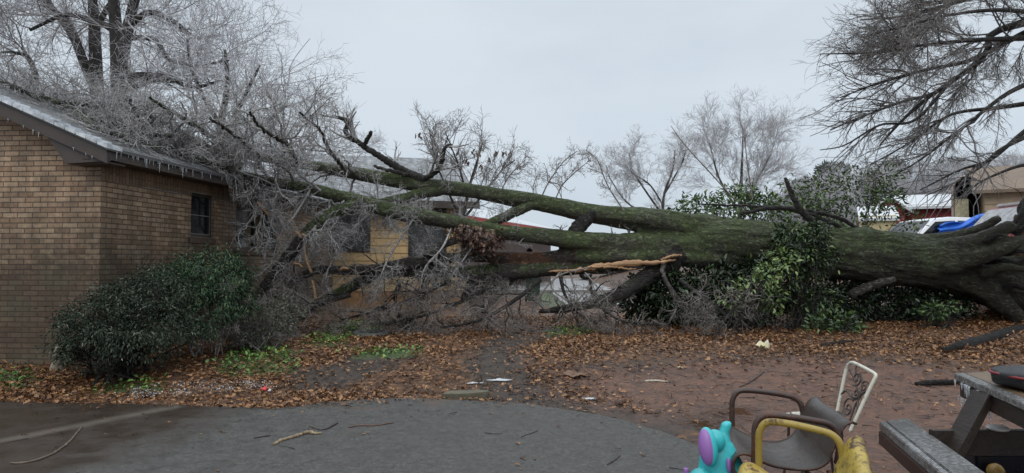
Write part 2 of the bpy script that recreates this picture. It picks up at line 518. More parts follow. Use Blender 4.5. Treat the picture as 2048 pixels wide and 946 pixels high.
M['bark_grey'] = bark_mat('grey_bark', (.070, .062, .056), (.18, .165, .15), (.06, .07, .03), .12, 5)
k = NK('fresh_split_wood', .65, .3)
sg = k.noise(5, 5, .7, k.coord('Object', (.6, 9, 22)))
k.bump(sg, .7, .02)
M['split_wood'] = k.done(k.ramp(sg, [(.3, (.13, .07, .042)), (.5, (.40, .235, .125)), (.75, (.56, .40, .25))]))

def twig_mat(name, a, b, rough=.3):
    k = NK(name, rough, .6)
    n = k.noise(2.6, 3, .6); n2 = k.noise(38, 3, .6)
    c = k.mix(k.ramp(n2, [(.3, 0), (.7, 1)]), a, b)
    return k.done(k.mix(.5, c, k.ramp(n, [(.3, .6), (.7, 1.35)]), 'MULTIPLY'))
M['twig_ice'] = twig_mat('iced_twig', (.13, .118, .110), (.52, .51, .51), .2)
M['twig_mid'] = twig_mat('iced_branch', (.10, .093, .085), (.30, .29, .28), .3)
M['twig_brown'] = twig_mat('brown_twig', (.085, .066, .054), (.27, .25, .235), .35)
M['twig_dark'] = twig_mat('dark_twig', (.055, .048, .046), (.17, .165, .17), .35)
M['twig_far'] = twig_mat('far_iced_hazy_twig', (.38, .375, .385), (.66, .66, .69), .4)  # ice coat, with distance haze put into the pale colour

def leaf_mat(name, stops, rough=.4, spec=.5, trans=0.0):
    k = NK(name, rough, spec)
    c = k.ramp(k.attr('tint'), stops)
    c = k.mix(.4, c, k.ramp(k.noise(1.8, 3, .6), [(.3, .6), (.7, 1.4)]), 'MULTIPLY')
    return k.done(c)
M['leaf_dark'] = leaf_mat('dark_shrub_leaf', [(0, (.014, .024, .016)), (.5, (.036, .054, .034)), (.8, (.070, .090, .060)), (.94, (.13, .145, .11)), (1, (.20, .20, .16))], .62, .2)
M['leaf_round'] = leaf_mat('green_shrub_leaf', [(0, (.018, .042, .026)), (.6, (.040, .088, .042)), (.9, (.085, .135, .055)), (.97, (.13, .15, .07)), (1, (.16, .07, .04))], .5, .3)
M['leaf_sparse'] = leaf_mat('grey_green_leaf', [(0, (.045, .055, .035)), (.6, (.085, .10, .06)), (1, (.17, .16, .12))], .4)
M['leaf_ever'] = leaf_mat('glossy_evergreen_leaf', [(0, (.018, .042, .014)), (.6, (.045, .090, .022)), (.9, (.10, .17, .045)), (1, (.22, .27, .09))], .28)
M['leaf_ever_shaded'] = leaf_mat('shaded_evergreen_leaf', [(0, (.006, .013, .006)), (.7, (.015, .030, .011)), (.95, (.035, .065, .02)), (1, (.10, .14, .05))], .4)  # evergreen leaf with the shade under the trunk put into its colour
M['leaf_oak'] = leaf_mat('fallen_oak_leaf', [(0, (.040, .020, .013)), (.35, (.125, .058, .025)), (.75, (.25, .118, .046)), (1, (.36, .20, .09))], .42, .4)
M['leaf_dead'] = leaf_mat('dead_brown_leaf', [(0, (.045, .026, .022)), (.6, (.10, .055, .042)), (1, (.19, .11, .07))], .5)
M['weed'] = leaf_mat('weed_leaf', [(0, (.045, .10, .018)), (.6, (.10, .21, .035)), (1, (.19, .31, .07))], .45)
M['pine'] = leaf_mat('far_pine_needle', [(0, (.075, .09, .075)), (.6, (.12, .14, .12)), (1, (.21, .225, .215))], .6)

# ground: zones are vertex masks (bare mud, leaves, grass, standing wet), broken up by noise
k = NK('yard_ground', .7, .5)
mud, leafm, grs, wet = k.attr('mud'), k.attr('leafy'), k.attr('grassy'), k.attr('wet')
big = k.noise(.9, 6, .62); mid = k.noise(5, 6, .68); fine = k.noise(45, 5, .75); cl = k.voro(13, None, 'F1', 'Color'); cd = k.voro(13)
soil = k.mix(k.ramp(mid, [(.34, 0), (.66, 1)]), (.022, .016, .012), (.070, .050, .038))
clay = k.mix(k.ramp(k.math('ADD', k.math('MULTIPLY', mid, .55), k.math('MULTIPLY', k.noise(17, 5, .7), .45)), [(.36, 0), (.64, 1)]), (.046, .024, .017), (.195, .098, .062))
col = k.mix(k.ramp(k.math('ADD', mud, k.math('MULTIPLY', k.math('SUBTRACT', big, .5), .9)), [(.30, 0), (.80, 1)]), soil, clay)
lf = k.mix(k.xyz(cl)['X'], (.040, .020, .012), (.19, .090, .038))
col = k.mix(k.ramp(k.math('ADD', leafm, k.math('MULTIPLY', k.math('SUBTRACT', mid, .5), 1.3)), [(.40, 0), (.68, .9)]), col, lf)
col = k.mix(k.ramp(k.math('ADD', grs, k.math('MULTIPLY', k.math('SUBTRACT', mid, .5), 1.2)), [(.45, 0), (.75, .8)]), col, (.060, .095, .026))
col = k.mix(.55, col, k.ramp(fine, [(.25, .5), (.75, 1.4)]), 'MULTIPLY')
wm = k.ramp(k.math('ADD', wet, k.math('ADD', k.math('MULTIPLY', k.math('SUBTRACT', big, .5), .9), k.math('MULTIPLY', k.math('SUBTRACT', mid, .5), .7))), [(.52, 0), (.80, 1)])
col = k.mix(wm, col, k.mix(.7, col, (.40, .33, .29), 'MULTIPLY'))
damp = k.ramp(mid, [(.35, .42), (.65, .82)])
k.bump(k.math('MULTIPLY', k.math('ADD', k.math('MULTIPLY', mid, 1.0), k.math('MULTIPLY', fine, .4)), k.math('SUBTRACT', 1.0, k.math('MULTIPLY', wm, .97))), .8, .05)
M['ground'] = k.done(col, k.mix(wm, damp, (.06, .06, .06)))

# ------------------------------------------------------------------ ground
def pip(poly, x, y):
    poly = np.asarray(poly, float); ins = np.zeros(x.shape, bool); j = len(poly) - 1
    for i in range(len(poly)):
        xi, yi = poly[i]; xj, yj = poly[j]
        c = ((yi > y) != (yj > y)) & (x < (xj - xi) * (y - yi) / (yj - yi + 1e-12) + xi)
        ins ^= c; j = i
    return ins

def seg_dist(poly, x, y, closed=True):
    d = np.full(x.shape, 1e9); n = len(poly)
    for i in range(n if closed else n - 1):
        a = np.array(poly[i][:2]); b = np.array(poly[(i + 1) % n][:2]); ab = b - a
        t = np.clip(((x - a[0]) * ab[0] + (y - a[1]) * ab[1]) / (ab @ ab + 1e-12), 0, 1)
        d = np.minimum(d, np.hypot(x - a[0] - t * ab[0], y - a[1] - t * ab[1]))
    return d

def soft(pts, x, y, edge=.3):
    poly = [G(*p)[:2] for p in pts]
    d = seg_dist(poly, x, y) * np.where(pip(poly, x, y), 1, -1)
    return sst(-edge, edge, d)

MUD = [[(1090, 742), (1250, 728), (1400, 716), (1560, 706), (1760, 718), (1900, 738), (2250, 745), (2500, 900), (2300, 1100), (1500, 1000), (1400, 860), (1200, 815), (1110, 790)]]
BARE = [[(1010, 650), (1130, 655), (1040, 700), (1080, 760), (1400, 850), (1380, 880), (1000, 812), (930, 770), (930, 720)],
        [(590, 745), (700, 715), (830, 700), (800, 735), (690, 775), (560, 790)]]
GRASSY = [[(420, 735), (500, 690), (600, 700), (600, 745), (440, 755)], [(-60, 745), (80, 742), (90, 775), (-60, 785)],
          [(600, 690), (680, 645), (790, 640), (770, 665), (660, 700)], [(700, 705), (850, 690), (850, 712), (700, 722)],
          [(1075, 580), (1170, 580), (1165, 612), (1075, 615)], [(200, 765), (330, 760), (330, 785), (180, 790)], [(1100, 660), (1170, 655), (1180, 670), (1090, 675)]]
WET = [[(1290, 815), (1440, 800), (1560, 812), (1560, 850), (1440, 880), (1340, 850)], [(560, 812), (660, 778), (860, 774), (900, 790), (700, 795)]]

def zones(x, y):
    z = {}
    z['mud'] = np.max([soft(p, x, y, .95) for p in MUD], axis=0)
    bare = np.max([soft(p, x, y, .35) for p in BARE], axis=0)
    g = np.max([soft(p, x, y, .25) for p in GRASSY], axis=0)
    far = sst(17, 24, y)
    z['grassy'] = np.maximum(g, far * .30)
    z['leafy'] = np.clip(1 - np.maximum(z['mud'] * .97, bare * .82) - .5 * g - far * .4, 0, 1)
    z['wet'] = np.max([soft(p, x, y, .45) * f for p, f in zip(WET, (.72, .9))], axis=0) + .25 * bare + .10 * z['mud']
    return z

gx = np.concatenate([[-500, -250, -120, -70, -45, -30, -22, -17], np.arange(-14, 15.01, .125), [17, 20, 25, 32, 45, 70, 120, 250, 500]])
gy = np.concatenate([[-60, -25, -10, -4, 0], np.arange(1.5, 19.01, .125), np.arange(19.5, 40, 1.0), [44, 50, 60, 80, 120, 200, 400, 800]])
GX, GY = np.meshgrid(gx, gy, indexing='ij')
GZ = gz(GX, GY)
nx_, ny_ = GX.shape
ii = np.arange(nx_ * ny_).reshape(nx_, ny_)
gf = np.stack([ii[:-1, :-1], ii[1:, :-1], ii[1:, 1:], ii[:-1, 1:]], -1).reshape(-1, 4)
ground = link_mesh('ground', np_mesh('ground', np.stack([GX, GY, GZ], -1).reshape(-1, 3), gf, attr=zones(GX.ravel(), GY.ravel())), M['ground'], smooth=True)
tag(ground, kind='structure')

# paved pad in front, its far edge a long curve; muddy water has run over its left side
edge_px = [(560, 817), (640, 806), (700, 801), (770, 797), (830, 796), (900, 799), (960, 801), (1030, 806), (1090, 812), (1150, 821), (1210, 832), (1270, 847), (1320, 862), (1365, 878), (1400, 893), (1425, 912), (1440, 935)]
def Gs(px, py, z=.035):
    r = ray(px, py); return np.array([0, 0, CAMZ]) + r * ((z - CAMZ) / r[2])
edge = [Gs(*p) for p in edge_px]
left_px = [(-500, 800), (-200, 802), (0, 803), (150, 806), (300, 808), (400, 812), (500, 815)]
out = [Gs(*p) for p in left_px] + edge + [np.array([1.45, 2.6, .035]), np.array([1.6, -6, .035]), np.array([-14, -6, .035])]
out2 = resample(np.array(out), 150)
out2 = [p + np.array([RNG.normal(0, .007), RNG.normal(0, .012), 0]) for p in out2[:-1]]
lv = np.array(Gs(560, 814)); lw = np.array(Gs(230, 950)); ld = (lw - lv)[:2]; ld /= np.linalg.norm(ld); ln_ = np.array([-ld[1], ld[0]])
if ln_[0] > 0: ln_ = -ln_                          # pointing to the muddy side
k = NK('wet_paving', .6, .32)
ob = k.xyz(k.tc.outputs['Object'])
def lin(n, o): return k.math('ADD', k.math('MULTIPLY', ob['X'], float(n[0])), k.math('ADD', k.math('MULTIPLY', ob['Y'], float(n[1])), -float(n[0] * o[0] + n[1] * o[1])))
side = lin(ln_, lv)
big = k.noise(.8, 6, .62); mid = k.noise(4.5, 6, .65); grit = k.noise(85, 4, .8); grit = k.math('ADD', k.math('MULTIPLY', grit, .55), k.math('MULTIPLY', k.noise(34, 3, .7), .45)); agg = k.noise(14, 4, .65)
base = k.mix(mid, (.046, .0445, .042), (.088, .086, .081))
base = k.mix(.5, base, k.ramp(agg, [(.35, .65), (.65, 1.35)]), 'MULTIPLY')
base = k.mix(.85, base, k.ramp(grit, [(.34, .40), (.5, .95), (.66, 1.9)]), 'MULTIPLY')
silt = k.mix(k.noise(2.1, 5, .65, k.coord('Object', (1, 2.6, 1))), (.018, .012, .008), (.052, .038, .028))
msk = k.ramp(k.math('ADD', side, k.math('MULTIPLY', k.math('SUBTRACT', big, .5), 2.2)), [(.0, 0), (.55, .92)])
col = k.mix(msk, base, silt)
# paler ridge where the old seam stands out of the water
sa, sb = np.array(Gs(-40, 890)), np.array(Gs(340, 815)); sdir = (sb - sa)[:2]; sl = np.linalg.norm(sdir); sdir /= sl; sn = np.array([-sdir[1], sdir[0]])
seam = k.math('ABSOLUTE', k.math('ADD', lin(sn, sa), k.math('MULTIPLY', k.math('SUBTRACT', mid, .5), .12)))
seamm = k.math('MULTIPLY', k.ramp(seam, [(.015, .75), (.13, 0)]), k.ramp(k.math('ADD', lin(sdir, sb), 0.0), [(0.0, 1), (.35, 0)]))
col = k.mix(seamm, col, (.12, .105, .09))
rust = k.ramp(k.math('ADD', k.noise(1.7, 4, .6), k.math('MULTIPLY', lin((0.2, .98), Gs(1150, 850)), .2)), [(.60, 0), (.78, .55)])
col = k.mix(rust, col, (.12, .07, .045))
pud = k.ramp(k.math('ADD', k.math('MULTIPLY', msk, .55), k.math('MULTIPLY', big, .7)), [(.68, 0), (.98, .85)])
k.bump(k.math('MULTIPLY', k.math('ADD', grit, k.math('MULTIPLY', mid, .6)), k.math('SUBTRACT', 1.0, k.math('MULTIPLY', pud, .93))), .55, .012)
M['paving'] = k.done(col, k.mix(pud, k.ramp(mid, [(.36, .34), (.62, .82)]), (.20, .20, .20)))
mb = MB(); mb.hexa([(p[0], p[1], -.10) for p in out2], [tuple(p) for p in out2])
if Vector(mb.v[len(out2)]).length and sum((out2[i][0] * out2[(i + 1) % len(out2)][1] - out2[(i + 1) % len(out2)][0] * out2[i][1]) for i in range(len(out2))) < 0:
    mb.f = [list(reversed(f)) for f in mb.f]
drive = tag(mb.build('driveway', M['paving']), kind='structure')

# street and verge beyond the tree
k = NK('street_tar', .45, .5)
n = k.noise(.9, 5, .6)
M['street'] = k.done(k.ramp(n, [(.3, (.20, .20, .20)), (.7, (.31, .305, .30))]), k.ramp(n, [(.3, .25), (.7, .6)]))
mb = MB()
sx = [-60, -20, 0, 2, 4, 60]
for a, b in zip(sx[:-1], sx[1:]):
    mb.face([(a, 26.5, .215), (b, 26.5, .215 if b < 5 else .215), (b, 46, .215), (a, 46, .215)])
tag(mb.build('street', M['street']), kind='structure')
mb = MB(); xs = [1.55, 1.75, 2.3, 3.1, 4.0]
for y0, y1 in [(a, a + .56) for a in np.arange(19.0, 26.1, .56)]:
    for a, b in zip(xs[:-1], xs[1:]): mb.face([(a, y0, float(gz(a, y0)) + .03), (b, y0, float(gz(b, y0)) + .03), (b, min(y1, 26.2), float(gz(b, min(y1, 26.2))) + .03), (a, min(y1, 26.2), float(gz(a, min(y1, 26.2))) + .03)])
tag(mb.build('side_road', M['street']), kind='structure')
mb = MB(); mb.box((0, 26.35, .20), 120, .3, .24); 
tag(mb.build('kerb', plain('kerb_stone', (.20, .20, .19), .6, .3, 3)), kind='structure')

# ------------------------------------------------------------------ the brick house
HA = np.array([.0867, .9962, 0]); HB = np.array([-.9962, .0867, 0]); HC = np.array([-5.37, 8.7, 0])
SL = .43; EAVE = 2.92; OH = .36; FRONT = -.40; LEN = 9.0
def H(s, t, z): return HC + HA * s + HB * t + np.array([0, 0, z])
def zr(t): return EAVE + (t + OH) * SL
house = empty('brick_house', H(3, 4, 0), 'tan brick house with brown eaves under the fallen tree crown', 'house')

def wall_rects(mb, fn, u0, u1, z0, z1, holes):
    us = sorted({u0, u1, *[h[0] for h in holes], *[h[1] for h in holes]}); zs = sorted({z0, z1, *[h[2] for h in holes], *[h[3] for h in holes]})
    for a, b in zip(us[:-1], us[1:]):
        for c, d in zip(zs[:-1], zs[1:]):
            if any(h[0] <= a and b <= h[1] and h[2] <= c and d <= h[3] for h in holes): continue
            mb.face([fn(a, c), fn(b, c), fn(b, d), fn(a, d)], [(a, c), (b, c), (b, d), (a, d)])

WINS = [(2.08, 2.78, 1.88, 2.60), (3.55, 5.25, 1.70, 2.60)]
mb = MB()
tt = np.linspace(0, 9, 40)
for a, b in zip(tt[:-1], tt[1:]):                  # gable wall facing the yard, up to the rake
    za, zb = (zr(min(a, 9 - a + .6)) - .12), (zr(min(b, 9 - b + .6)) - .12)
    mb.face([H(0, b, -.3), H(0, a, -.3), H(0, a, za), H(0, b, zb)], [(-b, -.3), (-a, -.3), (-a, za), (-b, zb)])
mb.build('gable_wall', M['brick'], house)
mb = MB()
fn = lambda s, z: H(s, 0, z)
wall_rects(mb, fn, 0, LEN - .4, -.3, 2.545, [(w[0], w[1], w[2], min(w[3], 2.545)) for w in WINS])
for w in WINS:                                     # reveals
    d = .11
    for (s0, z0), (s1, z1) in [((w[0], w[2]), (w[0], w[3])), ((w[1], w[3]), (w[1], w[2])), ((w[1], w[2]), (w[0], w[2])), ((w[0], w[3]), (w[1], w[3]))]:
        mb.face([H(s0, 0, z0), H(s0, d, z0), H(s1, d, z1), H(s1, 0, z1)], [(0, z0), (d, z0), (d, z1), (0, z1)])
mb.face([H(LEN - .4, 0, -.3), H(LEN - .4, 9, -.3), H(LEN - .4, 9, 2.6), H(LEN - .4, 0, 2.6)], [(0, 0), (9, 0), (9, 3), (0, 3)])
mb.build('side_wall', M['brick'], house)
mb = MB()                                          # soldier course under the eave
us = sorted([0, LEN - .4] + [w[i] for w in WINS for i in (0, 1)])
for a, b in zip(us[:-1], us[1:]):
    if any(w[0] <= a and b <= w[1] for w in WINS): z0 = 2.60
    else: z0 = 2.545
    mb.face([H(a, -.003, z0), H(b, -.003, z0), H(b, -.003, 2.775), H(a, -.003, 2.775)], [(z0, a), (z0, b), (2.775, b), (2.775, a)])
mb.build('soldier_course', M['soldier'], house)
def fbox(mb, s0, s1, t0, t1, z0, z1):
    mb.hexa([H(s0, t1, z0), H(s0, t0, z0), H(s1, t0, z0), H(s1, t1, z0)], [H(s0, t1, z1), H(s0, t0, z1), H(s1, t0, z1), H(s1, t1, z1)])
for i, w in enumerate(WINS):
    mb = MB(); f = .045
    for a, b, c, d in [(w[0], w[0] + f, w[2], w[3]), (w[1] - f, w[1], w[2], w[3]), (w[0] + f, w[1] - f, w[2], w[2] + f), (w[0] + f, w[1] - f, w[3] - f, w[3])]:
        fbox(mb, a, b, .05, .10, c, d)
    if i: fbox(mb, (w[0] + w[1]) / 2 - .03, (w[0] + w[1]) / 2 + .03, .052, .098, w[2] + f, w[3] - f)
    win = mb.build('window', M['window_frame'], house, bevel=.004)
    mb = MB(); mb.face([H(w[0], .092, w[2]), H(w[1], .092, w[2]), H(w[1], .092, w[3]), H(w[0], .092, w[3])])
    mb.build('pane', M['glass'], win)
    mb = MB(); zm = (w[2] + w[3]) / 2
    fbox(mb, w[0] + f, w[1] - f, .045, .06, zm - .008, zm + .008); fbox(mb, w[0] + f, w[0] + f + .012, .046, .058, w[2] + f, w[3] - f)
    fbox(mb, w[1] - f - .012, w[1] - f, .046, .058, w[2] + f, w[3] - f); fbox(mb, w[0] + f, w[1] - f, .047, .06, w[2] + f, w[2] + f + .012)
    mb.build('sash', M['white_line'], win)
    mb = MB(); n = int((w[1] - w[0] + .1) / .0715)
    for q in range(n):
        s = w[0] - .05 + q * .0715; c = H(s + .034, -.012, w[2] - .052)
        mb.hexa([H(s, .05, w[2] - .105), H(s, -.03, w[2] - .105), H(s + .064, -.03, w[2] - .105), H(s + .064, .05, w[2] - .105)],
                [H(s, .05, w[2] + .0), H(s, -.03, w[2] - .018), H(s + .064, -.03, w[2] - .018), H(s + .064, .05, w[2] + .0)])
    mb.build('window_sill', M['sill_brick'], win, bevel=.004)
# roof: two slopes with shingle courses; only the near slope is seen
mb = MB()
TR = 4.8
for side_ in (0, 1):
    g = (lambda t: t) if side_ == 0 else (lambda t: 2 * TR - t)
    a, b = -OH - .03, TR
    p = [H(FRONT - .03, g(a), zr(a) + .0), H(LEN, g(a), zr(a)), H(LEN, g(b), zr(b)), H(FRONT - .03, g(b), zr(b))]
    u = [(0, 0), (LEN + .4, 0), (LEN + .4, 5.6), (0, 5.6)]
    q = [x - np.array([0, 0, .045]) for x in p]
    if side_: p, q, u = p[::-1], q[::-1], u[::-1]
    mb.face(p, u); mb.face(q[::-1], u[::-1])
    for i in range(4): mb.face([q[i], q[(i + 1) % 4], p[(i + 1) % 4], p[i]], [(0, 0), (.2, 0), (.2, .05), (0, .05)])
roof = mb.build('roof', M['shingle'], house)
mb = MB()                                          # raised shingle tabs along the rake, white with ice
nt = 34
for q in range(nt):
    t0 = -OH - .035 + q * .142; t1 = t0 + .128
    if t1 > TR: break
    lo, hi = .042, .012
    j = RNG.uniform(-.006, .006)
    pts = [(FRONT - .055 + j, t0, lo), (FRONT + .24, t0, lo), (FRONT + .24, t1, hi), (FRONT - .055 + j, t1, hi)]
    b = [H(s, t, zr(t) - .02) for s, t, z in pts]; tp = [H(s, t, zr(t) + z) for s, t, z in pts]
    mb.hexa([b[3], b[0], b[1], b[2]], [tp[3], tp[0], tp[1], tp[2]])
k = NK('icy_tab', .25, .5); n = k.noise(7, 5, .7)
M['icy_tab'] = k.done(k.ramp(n, [(.30, (.20, .21, .22)), (.5, (.55, .58, .61)), (.7, (.80, .83, .86))]), k.ramp(n, [(.3, .4), (.6, .12)]))
mb.build('rake_shingles', M['icy_tab'], roof)
mb = MB()
def rake_board(mb, s, th, t0, t1, dz0, dz1):
    mb.hexa([H(s, t1, zr(t1) - dz1), H(s, t0, zr(t0) - dz1), H(s + th, t0, zr(t0) - dz1), H(s + th, t1, zr(t1) - dz1)],
            [H(s, t1, zr(t1) - dz0), H(s, t0, zr(t0) - dz0), H(s + th, t0, zr(t0) - dz0), H(s + th, t1, zr(t1) - dz0)])
rake_board(mb, FRONT, .035, -OH, TR, .047, .215)
rake_board(mb, FRONT + .035, .36, -OH + .03, TR, .10, .115)       # raking soffit
mb.build('bargeboard', M['trim'], roof)
mb = MB()
fbox(mb, FRONT + .036, LEN - .02, -OH, -OH + .03, EAVE - .165, EAVE - .046)
mb.build('fascia', M['trim'], roof)
mb = MB()
fbox(mb, FRONT + .036, LEN - .05, -OH + .031, -.001, EAVE - .15, EAVE - .135)
# boxed return at the corner
r0, r1 = FRONT + .045, FRONT + .08
zb = EAVE - .17
tri = [(-OH + .002, zr(-OH) - .20), (-OH + .002, zb - .01), (.10, zb - .03), (.52, zr(.52) - .21)]
tri = [(-OH + .002, zb + .02), (-OH + .002, zb - .012), (.22, zb - .035), (.50, zr(.50) - .20)]
mb.hexa([H(r0, t, z) for t, z in tri][::-1], [H(r1, t, z) for t, z in tri][::-1])
fbox(mb, r1, -.001, -OH + .031, .24, zb - .035, zb - .012)
mb.build('soffit', M['trim'], roof)
ice_v = []
def icicle_mesh(L_, r):
    k_ = 6; a = np.arange(k_) * 2 * np.pi / k_; rings = [(0, 1), (.25, .75), (.6, .42), (.9, .16)]
    V = [(r * q * math.cos(x), r * q * math.sin(x), -L_ * h) for h, q in rings for x in a] + [(0, 0, -L_)]
    F = [np.array([[i * k_ + j, (i + 1) * k_ + j, (i + 1) * k_ + (j + 1) % k_, i * k_ + (j + 1) % k_] for i in range(3) for j in range(k_)]),
         np.array([[3 * k_ + j, 4 * k_, 3 * k_ + (j + 1) % k_] for j in range(k_)])]
    me = np_mesh('icicle', np.array(V), F); me.materials.append(M['ice'])
    me.polygons.foreach_set('use_smooth', np.ones(len(me.polygons), dtype=bool))
    return me
ICE = [icicle_mesh(l, r) for l, r in ((.05, .006), (.08, .008), (.12, .009), (.17, .011))]
def hang_icicle(p, parent, sizes):
    o = bpy.data.objects.new('icicle', ICE[int(RNG.choice(sizes))]); COL.objects.link(o)
    o.parent = parent
    q = parent; off = Vector((0, 0, 0))
    while q is not None: off += q.location; q = q.parent
    o.location = Vector(tuple(p)) - off
for q in range(44):
    s = RNG.uniform(FRONT + .02, 2.7) if q > 14 else RNG.uniform(0, 1.3)
    hang_icicle(H(s, -OH - .028, zr(-OH - .03) - .035), roof, [0, 0, 1, 1, 2, 2, 3] if q <= 14 else [0, 0, 0, 1, 1, 2])
for q in range(7):
    t = RNG.uniform(-.3, 1.0); hang_icicle(H(FRONT - .02, t, zr(t) - .20), roof, [0, 0, 1])

def on_roof(px, py, lift=.05):
    """the point of the near roof slope seen at a photo pixel, or lifted off it"""
    r = ray(px, py); o = np.array([0, 0, CAMZ])
    # plane z = EAVE + (t+OH)*SL, t = (p-HC).HB
    A = r[2] - SL * (r @ HB); B_ = EAVE + SL * (OH + (o - HC) @ HB) - o[2]
    p = o + r * (B_ / A); return p + np.array([0, 0, lift])

# ------------------------------------------------------------------ the ochre clapboard house behind
ang = R(15); YA = np.array([math.cos(ang), math.sin(ang), 0]); YB = np.array([-math.sin(ang), math.cos(ang), 0])
YC = np.array([-1.33, 19.0, .1])
def Yh(u, v, z): return YC + YA * u + YB * v + np.array([0, 0, z])      # u to the right along the wall (negative is left), v back
yh = empty('clapboard_house', Yh(-3, 2, 0), 'ochre clapboard house with grey roof behind the twigs of the fallen tree', 'house')
W, Hw = 4.9, 3.05
ywin = [(-3.72, -2.72, 1.70, 2.92), (-1.55, -.62, 1.55, 2.85)]
mb = MB(); nb = 12; bh = (Hw - .55) / nb
for i in range(nb):
    z0 = .55 + i * bh; z1 = z0 + bh + .012
    cuts = sorted({-W, 0.0, *[c for w in ywin if z1 > w[2] + .02 and z0 < w[3] - .02 for c in w[:2]]})
    for a, b in zip(cuts[:-1], cuts[1:]):
        if any(w[0] <= a and b <= w[1] and z1 > w[2] + .02 and z0 < w[3] - .02 for w in ywin): continue
        mb.hexa([Yh(a, -.026, z0), Yh(b, -.026, z0), Yh(b, .02, z0), Yh(a, .02, z0)], [Yh(a, -.006, z1), Yh(b, -.006, z1), Yh(b, .02, z1), Yh(a, .02, z1)])
mb.hexa([Yh(-W, .021, .55), Yh(0, .021, .55), Yh(0, .05, .55), Yh(-W, .05, .55)], [Yh(-W, .021, Hw), Yh(0, .021, Hw), Yh(0, .05, Hw), Yh(-W, .05, Hw)])
mb.build('clapboard_wall', M['siding'], yh)
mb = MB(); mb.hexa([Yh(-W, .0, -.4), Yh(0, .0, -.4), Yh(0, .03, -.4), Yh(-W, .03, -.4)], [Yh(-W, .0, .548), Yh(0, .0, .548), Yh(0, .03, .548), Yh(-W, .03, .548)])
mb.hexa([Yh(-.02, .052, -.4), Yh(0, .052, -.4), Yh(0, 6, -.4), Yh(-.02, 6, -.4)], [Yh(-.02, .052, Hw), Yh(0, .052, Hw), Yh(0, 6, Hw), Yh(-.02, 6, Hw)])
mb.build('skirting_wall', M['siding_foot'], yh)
for w in ywin:
    mb = MB()
    for a, b, c, d in [(w[0] - .07, w[0], w[2] - .07, w[3] + .07), (w[1], w[1] + .07, w[2] - .07, w[3] + .07), (w[0], w[1], w[2] - .07, w[2]), (w[0], w[1], w[3], w[3] + .07)]:
        mb.hexa([Yh(a, -.05, c), Yh(b, -.05, c), Yh(b, .03, c), Yh(a, .03, c)], [Yh(a, -.05, d), Yh(b, -.05, d), Yh(b, .03, d), Yh(a, .03, d)])
    f = mb.build('window', M['window_frame'], yh)
    mb = MB(); mb.face([Yh(w[0], -.01, w[2]), Yh(w[1], -.01, w[2]), Yh(w[1], -.01, w[3]), Yh(w[0], -.01, w[3])])
    mb.build('screen', M['screen'], f)
mb = MB()
def yroof(u0, u1, v0, z0, v1, z1, th=.09):
    p = [Yh(u0, v0, z0), Yh(u1, v0, z0), Yh(u1, v1, z1), Yh(u0, v1, z1)]; u = [(0, 0), (u1 - u0, 0), (u1 - u0, 4), (0, 4)]
    q = [x - np.array([0, 0, th]) for x in p]
    mb.face(p, u); mb.face(q[::-1], u)
    for i in range(4): mb.face([q[i], q[(i + 1) % 4], p[(i + 1) % 4], p[i]], [(0, 0), (.2, 0), (.2, .02), (0, .02)])
yroof(-W - .3, .28, -.45, Hw - .02, 3.0, 4.72); yroof(.28, -W - .3, 6.45, Hw - .02, 3.0, 4.72)
yr = mb.build('roof', M['shingle_grey'], yh)
mb = MB()
for v0, z0, v1, z1 in [(-.47, Hw - .03, 3.0, 4.71), (6.47, Hw - .03, 3.0, 4.71)]:
    mb.hexa([Yh(.285, v0, z0 - .2), Yh(.32, v0, z0 - .2), Yh(.32, v1, z1 - .2), Yh(.285, v1, z1 - .2)], [Yh(.285, v0, z0), Yh(.32, v0, z0), Yh(.32, v1, z1), Yh(.285, v1, z1)])
mb.hexa([Yh(-W - .3, -.48, Hw - .22), Yh(.28, -.48, Hw - .22), Yh(.28, -.455, Hw - .22), Yh(-W - .3, -.455, Hw - .22)], [Yh(-W - .3, -.48, Hw - .02), Yh(.28, -.48, Hw - .02), Yh(.28, -.455, Hw - .02), Yh(-W - .3, -.455, Hw - .02)])
mb.build('bargeboard', M['trim'], yr)
mb = MB(); mb.hexa([Yh(0, .04, Hw), Yh(0, 6, Hw), Yh(-.02, 6, Hw), Yh(-.02, .04, Hw)], [Yh(0, 2.99, 4.6), Yh(0, 3.01, 4.6), Yh(-.02, 3.01, 4.6), Yh(-.02, 2.99, 4.6)])
mb.build('gable', M['siding'], yh)

# low long outbuilding with a red fascia
A = P(895, 424, 25.5); B_ = P(1092, 457, 38); B_[2] = A[2]
dv = norm((B_ - A)[None])[0]; nv = np.array([-dv[1], dv[0], 0]) * 1.0
Lb = np.linalg.norm(B_ - A) + 3.0
def Cb(u, v, z): return np.array([A[0], A[1], 0]) + dv * u + nv * v + np.array([0, 0, z])
cp = empty('long_shed', Cb(5, 3, .2), 'long low shed with icy grey roof and red fascia beyond the clapboard house', 'shed')
mb = MB(); zt = A[2]
p = [Cb(-.3, -.0, zt), Cb(Lb, -.0, zt), Cb(Lb, 5, zt + 1.35), Cb(-.3, 5, zt + 1.35)]; mb.hexa([x - np.array([0, 0, .07]) for x in p], p)
rf = mb.build('roof', M['metal_roof_ice'], cp)
mb = MB(); mb.hexa([Cb(-.3, -.05, zt - .34), Cb(Lb, -.05, zt - .34), Cb(Lb, -.005, zt - .34), Cb(-.3, -.005, zt - .34)], [Cb(-.3, -.05, zt - .03), Cb(Lb, -.05, zt - .03), Cb(Lb, -.005, zt - .03), Cb(-.3, -.005, zt - .03)])
mb.build('fascia', M['red_paint'], rf)
